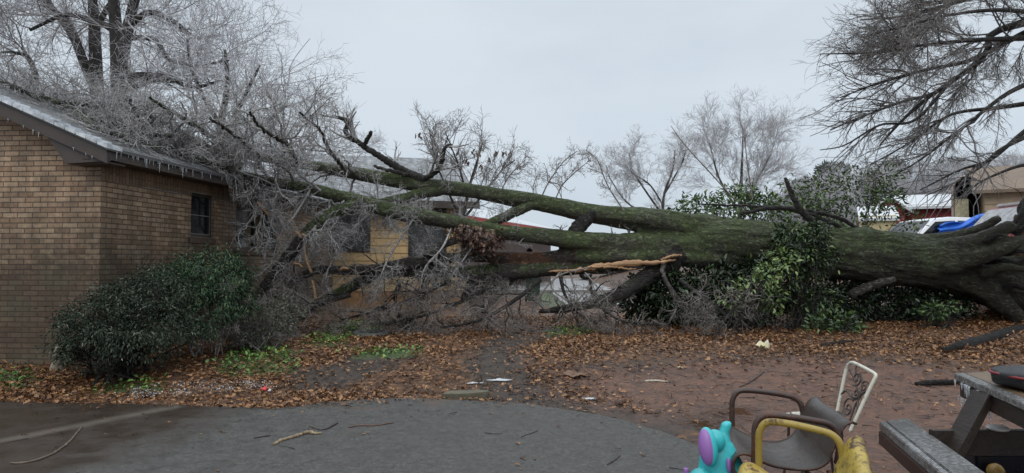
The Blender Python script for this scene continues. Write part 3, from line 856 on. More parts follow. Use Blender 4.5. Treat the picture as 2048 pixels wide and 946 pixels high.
mb = MB(); mb.hexa([Cb(0, .5, 0), Cb(Lb - .3, .5, 0), Cb(Lb - .3, 4.7, 0), Cb(0, 4.7, 0)], [Cb(0, .5, zt - .05), Cb(Lb - .3, .5, zt - .05), Cb(Lb - .3, 4.7, zt + 1.1), Cb(0, 4.7, zt + 1.1)])
mb.build('wall', plain('shed_brown', (.12, .085, .07), .7, .3, 2), cp)

# ------------------------------------------------------------------ buildings behind the roots
def gable_block(name, label, cat, u, v, o, w, d, zg, ze, zp, wall_m, roof_m, over=.4, trim=None, axis='u'):
    """rectangular building; u to the right, v back, ridge along u or v"""
    u = np.array(u, float); v = np.array(v, float)
    q = lambda a, b, z: np.array([o[0], o[1], 0]) + u * a + v * b + np.array([0, 0, z])
    e_ = empty(name, q(w / 2, d / 2, zg), label, cat)
    mb = MB(); mb.hexa([q(0, 0, zg - .5), q(w, 0, zg - .5), q(w, d, zg - .5), q(0, d, zg - .5)], [q(0, 0, ze), q(w, 0, ze), q(w, d, ze), q(0, d, ze)])
    if axis == 'u':
        for a in (0, w): mb.hexa([q(a - .01, 0, ze), q(a + .01, 0, ze), q(a + .01, d, ze), q(a - .01, d, ze)], [q(a - .01, d / 2 - .02, zp - .1), q(a + .01, d / 2 - .02, zp - .1), q(a + .01, d / 2 + .02, zp - .1), q(a - .01, d / 2 + .02, zp - .1)])
        sl = [((-over, -over, ze - .1), (w + over, -over, ze - .1), (w + over, d / 2, zp), (-over, d / 2, zp)), ((w + over, d + over, ze - .1), (-over, d + over, ze - .1), (-over, d / 2, zp), (w + over, d / 2, zp))]
    else:
        for b in (0, d): mb.hexa([q(0, b - .01, ze), q(w, b - .01, ze), q(w, b + .01, ze), q(0, b + .01, ze)], [q(w / 2 - .02, b - .01, zp - .1), q(w / 2 + .02, b - .01, zp - .1), q(w / 2 + .02, b + .01, zp - .1), q(w / 2 - .02, b + .01, zp - .1)])
        sl = [((-over, d + over, ze - .1), (-over, -over, ze - .1), (w / 2, -over, zp), (w / 2, d + over, zp)), ((w + over, -over, ze - .1), (w + over, d + over, ze - .1), (w / 2, d + over, zp), (w / 2, -over, zp))]
    mb.build('wall', wall_m, e_)
    mb = MB()
    for s_ in sl:
        p = [q(*x) for x in s_]; mb.hexa([x - np.array([0, 0, .12]) for x in p], p)
    r_ = mb.build('roof', roof_m, e_)
    return e_, q, r_
o = P(1792, 450, 32)
rh, q, _ = gable_block('red_house', 'dark red house with white icy roof behind the fallen trunk', 'house', (.91, -.42, 0), (.42, .91, 0), (o[0], o[1]), 3.6, 6, 1.0, 4.12, 4.85, M['barn_red'], M['metal_roof_ice'], .35)
for a in (.9, 2.6):
    mb = MB(); 
    for (x0, x1, z0, z1) in [(a, a + .05, 2.6, 3.5), (a + .65, a + .7, 2.6, 3.5), (a + .05, a + .65, 2.6, 2.65), (a + .05, a + .65, 3.45, 3.5)]:
        mb.hexa([q(x0, -.05, z0), q(x1, -.05, z0), q(x1, .02, z0), q(x0, .02, z0)], [q(x0, -.05, z1), q(x1, -.05, z1), q(x1, .02, z1), q(x0, .02, z1)])
    w_ = mb.build('window', M['barn_red'], rh); mb = MB(); mb.face([q(a, -.012, 2.6), q(a + .7, -.012, 2.6), q(a + .7, -.012, 3.5), q(a, -.012, 3.5)]); mb.build('pane', M['glass'], w_)
o = P(1757, 450, 31)
gable_block('red_annexe', 'small red gable with pale edged roof beside the longer red house', 'shed', (.91, -.42, 0), (.42, .91, 0), (o[0] + .1, o[1] + .6), 1.3, 5, 1.0, 3.9, 4.55, M['barn_red'], M['metal_roof_ice'], .25, axis='v')
o = P(1724, 450, 27)
gable_block('cream_shed', 'small cream shed with frosted roof above the mossy trunk', 'shed', (.91, -.42, 0), (.42, .91, 0), (o[0], o[1]), 1.2, 2.4, .9, 3.28, 3.75, M['cream'], M['metal_roof_ice'], .12)
# tan boarded building at the edge of the frame
o = P(1970, 450, 24)
tb, q, _ = gable_block('tan_building', 'tan boarded building with brown roof at right edge', 'house', (.86, -.51, 0), (.51, .86, 0), (o[0], o[1]), 7, 6, 1.0, 4.10, 5.2, M['tan_board'], plain('tan_roof', (.17, .125, .09), .7, .3, 3, .3), .35)
mb = MB()
for i in range(12):
    z0 = 1.0 + i * .25; mb.hexa([q(0, -.03, z0), q(7, -.03, z0), q(7, 0, z0), q(0, 0, z0)], [q(0, -.006, z0 + .245), q(7, -.006, z0 + .245), q(7, 0, z0 + .245), q(0, 0, z0 + .245)])
mb.build('clapboard', M['tan_board'], tb)
# arched shelter with dark inside
ac = P(1937, 470, 25); rr = .58
sh = empty('arched_shelter', (ac[0], ac[1], 1.0), 'dark arched shelter with pale rim between red house and tan building', 'shelter')
mb = MB(); prof = []
ztop = P(1937, 352, 25)[2]; zs_ = ztop - rr
for i in range(13):
    a = math.pi - math.pi * i / 12; prof.append((rr * math.cos(a), zs_ + rr * 1.0 * math.sin(a)))
prof = [(-rr, .7)] + prof + [(rr, .7)]
for (x0, z0), (x1, z1) in zip(prof[:-1], prof[1:]):
    mb.face([(ac[0] + x0, ac[1], z0), (ac[0] + x1, ac[1], z1), (ac[0] + x1 + 2.74, ac[1] + 4, z1), (ac[0] + x0 + 2.74, ac[1] + 4, z0)])
mb.face([(ac[0] + x + 2.74, ac[1] + 4, z) for x, z in prof])
mb.build('cover', plain('dark_tarpaulin', (.05, .052, .05), .6, .3, 3), sh)
tube_obj('rim', [(ac[0] + x, ac[1] - .02, z) for x, z in prof], .045, plain('pale_rim', (.33, .27, .24), .5, .2, 3), sh, 8, 60)
cl = MB(); 
for i in range(6):
    x0 = ac[0] - .30 + i * .085; top = P(1930, 396, 24.9)[2]; bt = top - .75 - .35 * RNG.uniform(0, 1)
    cl.hexa([(x0, ac[1] + .3, bt), (x0 + .1, ac[1] + .26, bt - .1), (x0 + .1, ac[1] + .30, bt - .1), (x0, ac[1] + .34, bt)], [(x0 + .02, ac[1] + .3, top), (x0 + .09, ac[1] + .26, top), (x0 + .09, ac[1] + .30, top), (x0 + .02, ac[1] + .34, top)])
tag(cl.build('hanging_cloth', plain('cream_cloth', (.62, .58, .40), .8, .3, 8), None, bevel=.01), 'cream and yellow cloth hanging inside the dark arched shelter', 'cloth')

# ------------------------------------------------------------------ vehicles behind the roots
def loft_body(profile, half_w, tumble, c, fw, name, mat, parent, taper=.94):
    """closed side profile (x forward, z) swept across the width, narrowed above the waist"""
    fw = np.array(fw, float); sd_ = np.array([-fw[1], fw[0], 0]); zs = [z for _, z in profile]; waist = 1.0
    ys = [-1, -.93, .93, 1]; V = []; F4 = []
    n = len(profile)
    for y in ys:
        edge_ = abs(y) == 1
        for x, z in profile:
            w = half_w * (1 - tumble * max(0, z - waist))
            s = .97 if edge_ else 1.0
            V.append(np.array(c) + fw * x * s + sd_ * y * w + np.array([0, 0, (z - .9) * s + .9]))
    for j in range(3):
        for i in range(n): F4.append([j * n + i, j * n + (i + 1) % n, (j + 1) * n + (i + 1) % n, (j + 1) * n + i])
    me = np_mesh(name, np.array(V), [np.array(F4), np.arange(n)[::-1][None], (np.arange(n) + 3 * n)[None]])
    o = link_mesh(name, me, mat, parent)
    return o
def vehicle(name, label, cat, c, fw, profile, half_w, mat, windows, wheels, roof=None, tumble=.16):
    fwv = np.array(fw, float); sd_ = np.array([-fwv[1], fwv[0], 0])
    e_ = empty(name, c, label, cat)
    loft_body(profile, half_w, tumble, c, fw, 'body', mat, e_)
    for s in (-1, 1):
        for wq in windows:
            pts = []
            for x, z in wq:
                w = half_w * (1 - tumble * max(0, z - 1)) + .012
                pts.append(np.array(c) + fwv * x + sd_ * s * w + np.array([0, 0, z]))
            b = [p - sd_ * s * .03 for p in pts]
            mb = MB(); mb.hexa(b, pts); mb.build('window', M['glass'], e_)
        for wx in wheels:
            cc = np.array(c) + fwv * wx + sd_ * s * (half_w - .10) + np.array([0, 0, .34])
            V, F, caps = tube_mb([cc - sd_ * .11, cc + sd_ * .11], .34, 20, 6)
            wh = link_mesh('wheel', np_mesh('wheel', V, [F] + caps), plain('tyre', (.02, .02, .02), .7, .2), e_)
            V, F, caps = tube_mb([cc - sd_ * .115, cc + sd_ * .115], .2, 16, 6)
            link_mesh('rim', np_mesh('rim', V, [F] + caps), plain('rim_metal', (.4, .4, .42), .35, .1, metallic=.8), wh)
    if roof:
        x0, x1, z, m_ = roof; w = half_w * (1 - tumble * (z - 1)) - .02
        mb = MB(); mb.box(np.array(c) + fwv * (x0 + x1) / 2 + np.array([0, 0, z + .02]), x1 - x0, 2 * w, .10, fwv, sd_)
        mb.build('roof', m_, e_, bevel=.03)
    return e_, fwv, sd_
white_paint = plain('white_car_paint', (.68, .70, .72), .3, .08, 2)
maroon = plain('maroon_car_paint', (.20, .02, .025), .35, .2, 2)
suv = [(2.25, .35), (2.3, .75), (2.15, .98), (1.05, 1.10), (.35, 1.68), (-.2, 1.76), (-1.9, 1.72), (-2.25, 1.1), (-2.28, .4)]
c = P(1852, 500, 21.5); c[2] = float(gz(c[0], c[1])) + .05
e_, fwv, sdv = vehicle('white_car', 'white car partly under a blue tarp behind the fallen trunk', 'car', c, (-1, -.1, 0), suv, .9, white_paint, [[(.85, 1.14), (.30, 1.6), (-.35, 1.64), (-.35, 1.14)], [(-.45, 1.14), (-.45, 1.64), (-1.75, 1.6), (-1.95, 1.16)]], [1.45, -1.4])
mb = MB(); mb.face([np.array(c) + fwv * (x + .012) + sdv * y + np.array([0, 0, z + .015]) for x, y, z in [(.98, -.78, 1.16), (.40, -.72, 1.64), (.40, .72, 1.64), (.98, .78, 1.16)]]); mb.build('windscreen', M['glass'], e_)
# crumpled tarpaulin over the side of the car
tn = 26; V = []
for i in range(tn):
    for j in range(tn):
        u, v = i / (tn - 1), j / (tn - 1)
        x = .25 - 1.6 * u + .22 * v; z = 1.70 - .75 * v + .35 * (u - .5) * (1 - v) + .05 * math.sin(9 * u + 4 * v)
        yy = .92 + .10 * math.sin(13 * u + 3 * v) * v + .06 * math.sin(21 * v + 7 * u) + .05 * v
        V.append(np.array(c) + fwv * x + sdv * yy + np.array([0, 0, z - .05]))
ti = np.arange(tn * tn).reshape(tn, tn)
me = np_mesh('blue_tarp', np.array(V), np.stack([ti[:-1, :-1], ti[1:, :-1], ti[1:, 1:], ti[:-1, 1:]], -1).reshape(-1, 4))
tp = link_mesh('blue_tarp', me, plain('blue_tarp_sheet', (.012, .13, .62), .38, .2, 4), smooth=True)
md = tp.modifiers.new('thick', 'SOLIDIFY'); md.thickness = .02
tag(tp, 'crumpled blue tarp draped over the white car', 'tarp')
van = [(2.5, .35), (2.55, .85), (2.35, 1.12), (1.75, 1.25), (1.15, 1.92), (.6, 2.02), (-2.4, 1.98), (-2.5, 1.1), (-2.5, .4)]
c = P(2108, 500, 18.0); c[2] = float(gz(c[0], c[1]))
e_, fwv, sdv = vehicle('maroon_van', 'maroon van with frosted white roof behind the upturned roots', 'van', c, (-1, .05, 0), van, .95, maroon, [[(1.6, 1.3), (1.15, 1.78), (.55, 1.82), (.55, 1.3)], [(.42, 1.3), (.42, 1.82), (-.7, 1.82), (-.7, 1.3)], [(-.85, 1.3), (-.85, 1.82), (-2.2, 1.8), (-2.2, 1.3)]], [1.6, -1.6], roof=(-2.38, .95, 2.0, plain('frosted_van_roof', (.5, .47, .47), .35, .2, 3)), tumble=.10)
mb = MB(); pts = [(2.3, -.8, 1.145), (1.78, -.8, 1.262), (1.78, .8, 1.262), (2.3, .8, 1.145)]
mb.face([np.array(c) + fwv * x + sdv * y + np.array([0, 0, z]) for x, y, z in pts])
pts = [(1.70, -.78, 1.325), (1.2, -.74, 1.885), (1.2, .74, 1.885), (1.70, .78, 1.325)]
mb.face([np.array(c) + fwv * (x + .02) + sdv * y + np.array([0, 0, z + .015]) for x, y, z in pts])
mb.build('windscreen', plain('frosted_glass', (.30, .30, .31), .3, .4, 6), e_)
# dark car parked across the street
c = P(1215, 555, 44); c[2] = .22
vehicle('dark_car', 'dark car parked across the street seen below the split wood', 'car', c, (-1, 0, 0), suv, .9, plain('black_car_paint', (.02, .022, .025), .3, .2), [[(.85, 1.14), (.30, 1.6), (-.35, 1.64), (-.35, 1.14)], [(-.45, 1.14), (-.45, 1.64), (-1.75, 1.6), (-1.95, 1.16)]], [1.45, -1.4])
# green wheeled bin by the street
c = P(1066, 600, 20.5); c[2] = float(gz(c[0], c[1]))
bn = empty('wheeled_bin', c, 'dark green wheeled bin standing on the grass near the street', 'bin')
gp = plain('bin_green', (.012, .05, .035), .45, .2)
mb = MB(); q = [(-.22, -.26), (.22, -.26), (.22, .26), (-.22, .26)]
mb.hexa([(c[0] + x * .8, c[1] + y * .8, c[2] + .06) for x, y in q], [(c[0] + x * 1.1, c[1] + y * 1.1, c[2] + .95) for x, y in q]); mb.build('body', gp, bn, bevel=.02)
mb = MB(); mb.hexa([(c[0] + x * 1.2, c[1] + y * 1.2, c[2] + .955) for x, y in q], [(c[0] + x * 1.1, c[1] + y * 1.1, c[2] + 1.03) for x, y in q]); mb.build('lid', gp, bn, bevel=.02)
for s in (-1, 1):
    V, F, caps = tube_mb([(c[0] + s * .21 - .03, c[1] + .26, c[2] + .10), (c[0] + s * .21 + .03, c[1] + .26, c[2] + .10)], .10, 14, 6)
    link_mesh('wheel', np_mesh('wheel', V, [F] + caps), plain('bin_tyre', (.02, .02, .02), .7), bn)

# ------------------------------------------------------------------ the fallen tree
from mathutils import noise as mnoise
from mathutils.kdtree import KDTree
def limb_px(rows):
    """rows of (px, py, depth, radius in px) -> array of x, y, z, r in metres"""
    return np.array([[*P(a, b, d), pix(r, d)] for a, b, d, r in rows])
TRUNK = [(2045, 580, 14.4, 60), (1985, 560, 14.3, 56), (1940, 543, 14.2, 54), (1880, 528, 14.1, 54), (1780, 516, 14, 54), (1650, 505, 13.9, 53), (1540, 494, 13.8, 52), (1450, 485, 13.7, 49), (1390, 490, 13.6, 42)]
UPPER = [(1600, 486, 13.9, 32), (1500, 472, 13.8, 33), (1420, 461, 13.7, 31), (1320, 444, 13.5, 26), (1200, 428, 13.3, 21), (1100, 409, 13.2, 18), (1000, 392, 13.1, 16), (930, 380, 13.0, 15), (850, 371, 13, 15.5), (760, 356, 12.9, 13.5), (680, 341, 12.8, 12), (600, 328, 12.7, 10), (540, 318, 12.7, 8.5), (470, 310, 12.6, 7), (420, 306, 12.6, 4.5)]
MIDDLE = [(1520, 503, 13.8, 42), (1420, 501, 13.6, 37), (1320, 494, 13.4, 30), (1200, 486, 13.1, 21), (1110, 477, 12.9, 17), (1000, 463, 12.7, 15), (900, 444, 12.5, 15), (800, 424, 12.3, 16.5), (700, 398, 12.1, 14), (620, 377, 12, 12), (560, 366, 11.95, 10.5), (500, 354, 11.9, 9.5), (445, 343, 11.8, 8)]
LOWER = [(1420, 512, 13.5, 26), (1320, 512, 13.3, 22), (1220, 513, 13.1, 17), (1110, 513, 13.0, 12), (1000, 514, 12.8, 10), (920, 515, 12.6, 11), (850, 521, 12.4, 12), (780, 535, 12.2, 12), (700, 541, 12, 10), (640, 540, 11.9, 10), (600, 555, 11.8, 9), (560, 585, 11.7, 7), (530, 605, 11.6, 4)]
BOTTOM = [(1250, 526, 13.2, 15), (1140, 536, 13.1, 15), (1060, 540, 12.9, 16), (960, 545, 12.8, 14), (880, 543, 12.6, 12), (800, 543, 12.4, 12), (750, 550, 12.3, 12), (700, 575, 12.1, 11), (650, 600, 12, 9), (600, 622, 11.9, 7), (570, 637, 11.8, 4)]
PROP = [(1350, 520, 13.2, 22), (1290, 558, 12.9, 18), (1240, 588, 12.5, 16), (1190, 606, 12.3, 11), (1130, 617, 12.1, 8), (1075, 624, 12, 4)]
base = P(1700, 640, 14); base[2] = float(gz(base[0], base[1]))
tree = empty('fallen_tree', base, 'huge moss covered tree fallen across the yard onto the brick house roof', 'fallen tree')
stems = [('trunk', TRUNK), ('limb', UPPER), ('limb', MIDDLE), ('limb', LOWER), ('limb', BOTTOM), ('limb', PROP)]
ROOTS = [[(1850, 488, 14.0, 20), (1905, 477, 13.9, 15), (1935, 466, 13.85, 12), (1967, 454, 13.8, 10), (1990, 441, 13.7, 9), (2000, 436, 13.7, 6)],
         [(1870, 503, 13.8, 26), (1925, 490, 13.6, 18), (1972, 474, 13.5, 15), (2015, 455, 13.4, 14), (2026, 450, 13.4, 11)],
         [(1880, 528, 13.7, 28), (1940, 517, 13.5, 20), (1985, 506, 13.3, 15), (2025, 490, 13.2, 11), (2062, 474, 13.2, 7), (2090, 468, 13.1, 3)],
         [(1850, 540, 14.0, 32), (1915, 552, 13.9, 30), (1970, 580, 13.8, 25), (2015, 618, 13.7, 20), (2070, 668, 13.6, 12)],
         [(2010, 545, 14.6, 40), (2080, 500, 14.8, 30), (2130, 440, 15, 18)], [(2020, 570, 14.2, 40), (2090, 590, 14.0, 26), (2150, 610, 13.9, 14)],
         [(1950, 500, 13.7, 10), (1985, 487, 13.45, 7), (2010, 480, 13.3, 5), (2040, 470, 13.2, 2)], [(1960, 545, 13.6, 14), (2010, 535, 13.3, 9), (2050, 540, 13.1, 5), (2085, 555, 13.0, 2)]]
Vs, Qs, Cs, off, cent, cid = [], [], [], 0, [], []
for k_, (nm, rows) in enumerate(stems + [('root', r_) for r_ in ROOTS]):
    L_ = limb_px(rows)
    V, F, caps = tube_mb(L_[:, :3], L_[:, 3], 20, 10 * len(L_))
    Vs.append(V); Qs.append(F + off); Cs += [c + off for c in caps]; off += len(V)
    q = resample(L_, 10 * len(L_))
    for p in q:
        cent.append(p); cid.append(0 if (nm == 'limb' and rows in (LOWER, BOTTOM) and (p[:3] - P(1150, 520, 13.1))[0] > 0) else k_)
me = np_mesh('raw', np.concatenate(Vs), [np.concatenate(Qs), np.concatenate(Cs)])
raw = bpy.data.objects.new('raw', me); COL.objects.link(raw)
md = raw.modifiers.new('r', 'REMESH'); md.mode = 'VOXEL'; md.voxel_size = .034
ms = raw.modifiers.new('s', 'SMOOTH'); ms.factor = .5; ms.iterations = 3
dg = bpy.context.evaluated_depsgraph_get()
me2 = bpy.data.meshes.new_from_object(raw.evaluated_get(dg))
bpy.data.objects.remove(raw); bpy.data.meshes.remove(me)
nv_ = len(me2.vertices)
co = np.empty(nv_ * 3, np.float32); me2.vertices.foreach_get('co', co); co = co.reshape(-1, 3)
no = np.empty(nv_ * 3, np.float32); me2.vertices.foreach_get('normal', no); no = no.reshape(-1, 3)
npoly = len(me2.polygons)
pc = np.empty(npoly * 3, np.float32); me2.polygons.foreach_get('center', pc); pc = pc.reshape(-1, 3)
lv_ = np.empty(len(me2.loops), np.int32); me2.loops.foreach_get('vertex_index', lv_); quads = lv_.reshape(-1, 4)
bpy.data.meshes.remove(me2)
kd = KDTree(len(cent))
for i, p in enumerate(cent): kd.insert(p[:3], i)
kd.balance()
ta = norm((P(2000, 560, 14.2) - P(1000, 420, 12.8))[None])[0]
disp = np.empty(nv_)
for i in range(nv_):
    p = co[i]; _, ci, _ = kd.find(p); r_ = cent[ci][3]
    al = float(p @ ta); q = p - ta * al
    w = Vector((q[0] * 5, q[1] * 5, q[2] * 5)) + Vector(ta) * (al * 1.1)
    f = mnoise.fractal(w, 1.0, 2.0, 4) ; g_ = mnoise.noise(Vector(p) * 1.3)
    rg = abs(mnoise.noise(Vector((q[0] * 13, q[1] * 13, q[2] * 13)) + Vector(ta) * (al * 1.6)))
    s = min(1.0, r_ / .45)
    disp[i] = s * (.050 * f + .06 * g_ - .085 * max(0, .25 - rg)) + .006 * f
co = co + no * disp[:, None]
fid = np.array([cid[kd.find(p)[1]] for p in pc])
for k_, (nm, rows) in enumerate(stems + [('root', r_) for r_ in ROOTS]):
    fs = quads[fid == k_]
    if not len(fs): continue
    u, inv = np.unique(fs, return_inverse=True)
    mat = M['bark_red'] if rows is LOWER else M['bark_dark'] if rows is PROP else M['bark_limb'] if nm == 'limb' else M['bark_moss'] if nm == 'root' else M['bark_moss']
    if rows is UPPER or rows is MIDDLE: mat = M['bark_moss']
    if nm == 'root' and k_ == len(stems) + 3: mat = M['bark_moss']
    link_mesh(nm, np_mesh(nm, co[u], inv.reshape(-1, 4)), mat, tree, smooth=True)
def lumpy(name, c, r_, mat, parent, seed, lump=.16, seg=40, ring=26):
    rng_ = np.random.default_rng(seed); V = []; F = []
    for i in range(ring + 1):
        th = math.pi * i / ring
        for j in range(seg):
            f = 2 * math.pi * j / seg; d = Vector((math.sin(th) * math.cos(f), math.sin(th) * math.sin(f), math.cos(th)))
            w = 1 + lump * 2.2 * mnoise.fractal(d * 2.6 + Vector((seed, 0, 0)), 1.0, 2.0, 5)
            V.append(np.array(d) * w * np.array(r_) + np.array(c))
    for i in range(ring):
        for j in range(seg): F.append([i * seg + j, (i + 1) * seg + j, (i + 1) * seg + (j + 1) % seg, i * seg + (j + 1) % seg])
    return link_mesh(name, np_mesh(name, np.array(V), [np.array(F)]), mat, parent, smooth=True)
k = NK('root_soil', .9, .3); n = k.noise(5, 6, .7); k.bump(n, 1.0, .06)
M['root_soil'] = k.done(k.ramp(n, [(.3, (.018, .012, .009)), (.55, (.060, .034, .022)), (.75, (.13, .070, .040))]))
lumpy('root_soil', P(2120, 500, 14.5), (.62, .8, 1.25), M['root_soil'], tree, 3, .24, 90, 60)
lumpy('root_soil', P(2050, 545, 14.6), (.45, .5, .5), M['root_soil'], tree, 5, .24, 70, 46)
for rows in [[(1960, 470, 13.75, 7), (1990, 462, 13.6, 6), (2020, 452, 13.5, 5), (2040, 430, 13.5, 4), (2048, 405, 13.6, 2)], [(1985, 500, 13.5, 7), (2015, 508, 13.3, 5), (2040, 502, 13.2, 4), (2070, 512, 13.1, 2)],
             [(1975, 528, 13.6, 9), (2005, 522, 13.4, 7), (2035, 526, 13.3, 6), (2060, 515, 13.2, 4)], [(2010, 452, 13.6, 6), (2030, 462, 13.4, 5), (2050, 452, 13.3, 4), (2075, 430, 13.3, 3)],
             [(1940, 478, 13.6, 5), (1968, 482, 13.4, 4), (1995, 470, 13.3, 3), (2012, 474, 13.2, 2)], [(2000, 590, 13.7, 10), (2025, 570, 13.5, 7), (2050, 575, 13.3, 5), (2075, 560, 13.2, 3)],
             [(2030, 470, 13.8, 9), (2045, 440, 13.8, 7), (2040, 415, 13.9, 5), (2055, 390, 14, 3)]]:
    L_ = limb_px(rows); q = resample(L_, 10 * len(rows)); q[1:-1, :3] += RNG.normal(0, .003, (len(q) - 2, 3)); q[:, 3] *= 1 + RNG.normal(0, .02, len(q))
    V, F = tubes([(q[None, :, :3], q[None, :, 3])], 10); n_ = len(q)
    link_mesh('root', np_mesh('root', V, [F, np.arange(10)[::-1][None], (np.arange(10) + (n_ - 1) * 10)[None]]), M['bark_dark'], tree, smooth=True)
rs = np.random.default_rng(51); S = P(2100, 500, 14.0)[None] + rs.normal(0, 1, (46, 3)) * (.28, .25, .6); hair = grow(S, rs.normal(size=(46, 3)) + (-.7, -1.2, .1), rs.uniform(.3, .8, 46), rs.uniform(.006, .018, 46), 9, .28, 0, rs)
V, F = tubes([hair, grow(*spawn(*hair, 4, .2, 1, .4, 1.2, .12, .4, .6, rs), 6, .3, 0, rs)], 5); link_mesh('rootlets', np_mesh('rootlets', V, F), M['bark_dark'], tree, smooth=True)
# smaller limbs, each from its place in the photograph
SMALL = [
 ([(905, 380, 12.95, 9), (850, 386, 12.9, 11), (800, 398, 12.8, 10), (745, 408, 12.7, 8), (690, 416, 12.6, 5)], 'bark_moss'),
 ([(715, 402, 12.1, 12), (690, 416, 12.0, 12), (655, 432, 11.9, 12), (625, 455, 11.75, 11), (607, 472, 11.7, 10)], 'bark_moss'),
 ([(608, 474, 11.65, 11), (585, 500, 11.6, 12), (555, 540, 11.5, 11), (528, 575, 11.4, 9), (500, 612, 11.3, 6), (480, 640, 11.2, 4)], 'bark_dark'),
 ([(525, 362, 11.9, 9), (500, 362, 11.8, 9), (480, 367, 11.7, 8), (463, 375, 11.6, 7)], 'bark_grey'),
 ([(495, 366, 11.8, 8), (503, 382, 11.7, 8), (513, 402, 11.6, 6), (522, 416, 11.55, 4), (536, 428, 11.5, 1.5)], 'bark_limb'),
 ([(850, 362, 12.95, 10), (800, 338, 12.9, 8), (760, 312, 12.85, 6.5), (722, 289, 12.8, 5.5), (692, 266, 12.75, 5), (694, 244, 12.7, 4), (680, 236, 12.7, 3.5), (664, 232, 12.7, 2.5)], 'bark_dark'),
 ([(728, 293, 12.8, 4.5), (738, 272, 12.7, 4), (743, 262, 12.65, 3)], 'bark_dark'),
 ([(815, 350, 12.8, 4), (785, 342, 12.7, 4), (748, 333, 12.6, 3)], 'bark_red'),
 ([(845, 358, 12.9, 5), (870, 346, 12.8, 5), (882, 328, 12.8, 4.5), (886, 308, 12.75, 4), (893, 293, 12.7, 3.5), (903, 288, 12.7, 2.5)], 'bark_dark'),
 ([(1145, 470, 13.0, 14), (1162, 450, 13.1, 15), (1185, 425, 13.2, 14)], 'bark_dark'),
 ([(965, 456, 12.75, 10), (1005, 436, 12.9, 10), (1040, 420, 13.0, 10), (1075, 407, 13.1, 9)], 'bark_moss'),
 ([(1080, 545, 12.9, 10), (1000, 550, 12.8, 12), (950, 560, 12.75, 11), (940, 575, 12.7, 8), (925, 600, 12.6, 5)], 'bark_dark'),
 ([(880, 500, 12.4, 8), (850, 505, 12.3, 9), (900, 485, 12.5, 7), (960, 474, 12.7, 5)], 'bark_grey'),
 ([(1655, 500, 13.3, 7), (1640, 470, 13.2, 7), (1625, 445, 13.15, 7), (1600, 418, 13.1, 6), (1582, 385, 13.1, 5), (1570, 355, 13.1, 3)], 'bark_dark'),
 ([(1700, 465, 13.9, 4), (1640, 436, 13.8, 4), (1560, 415, 13.7, 5), (1480, 428, 13.6, 3)], 'bark_dark'),
 ([(1730, 470, 13.9, 4), (1680, 437, 13.8, 4), (1600, 420, 13.8, 3.5), (1500, 412, 13.7, 2.5), (1400, 408, 13.6, 1.5)], 'bark_dark'),
 ([(1700, 590, 13.6, 9), (1740, 572, 13.5, 9), (1790, 558, 13.4, 6)], 'bark_grey'),
 ([(1330, 520, 12.9, 7), (1325, 545, 12.7, 4.5), (1340, 575, 12.5, 4), (1368, 606, 12.3, 3), (1400, 622, 12.2, 2)], 'bark_grey'),
]
def small_limb(rows, mat):
    L_ = limb_px(rows); q = resample(L_, 8 * len(rows))
    q[1:-1, :3] += RNG.normal(0, .008, (len(q) - 2, 3))
    V, F = tubes([(q[None, :, :3], q[None, :, 3])], 12); n_ = len(q)
    link_mesh('limb', np_mesh('limb', V, [F, np.arange(12)[::-1][None], (np.arange(12) + (n_ - 1) * 12)[None]]), M[mat], tree, smooth=True)
    return L_
SM = [small_limb(*s) for s in SMALL]
# limbs lying on the roof
ROOFL = []
for rows in [[(480, 330, 8), (445, 345, 9), (407, 331, 8), (365, 316, 7), (330, 307, 6), (285, 291, 5), (232, 279, 3)],
             [(470, 316, 8), (425, 300, 7), (380, 285, 6), (330, 272, 5), (270, 262, 4), (200, 240, 3)],
             [(430, 308, 7), (360, 262, 6), (300, 232, 5), (220, 215, 4), (120, 205, 3.5), (20, 190, 3)],
             [(410, 326, 5), (355, 314, 4), (300, 301, 3), (245, 289, 2)], [(330, 304, 4), (270, 287, 3.5), (200, 266, 3), (130, 240, 2.2), (60, 213, 1.5)], [(280, 280, 4), (200, 252, 3), (110, 222, 2.5), (30, 198, 1.8)],
             [(455, 300, 5), (400, 258, 4.4), (350, 225, 3.6), (300, 195, 2)],
             [(365, 318, 7), (335, 290, 6), (300, 268, 5), (275, 235, 4), (262, 200, 2.5)],
             [(520, 318, 5), (490, 285, 4), (455, 262, 3), (420, 235, 2)],
             [(600, 330, 5), (575, 290, 4), (530, 262, 3), (500, 225, 2)],
             [(690, 340, 4), (660, 300, 3.4), (640, 262, 2.6), (600, 225, 1.8)],
             [(300, 290, 6), (230, 256, 5), (150, 225, 4), (60, 190, 3), (-20, 180, 2)]]:
    pts = []
    for j, (a, b, r_) in enumerate(rows):
        d = 12.2 - 2.6 * j / (len(rows) - 1) if j else 12.2
        p = P(a, b, d)
        t_ = (p - HC) @ HB
        if -OH - .1 < t_ < TR and p[2] < zr(t_) + .06:
            p2 = on_roof(a, b, .06)
            if b > 250 and 7.9 < p2[1] < 16: p = p2
            else: p[2] = zr(t_) + .08
        pts.append([*p, pix(r_, 11.5)])
    L_ = np.array(pts); ROOFL.append(L_)
    q = resample(L_, 8 * len(rows)); q[1:-1, :3] += RNG.normal(0, .012, (len(q) - 2, 3))
    V, F = tubes([(q[None, :, :3], q[None, :, 3])], 9)
    link_mesh('limb', np_mesh('limb', V, F), M['bark_limb'], tree, smooth=True)
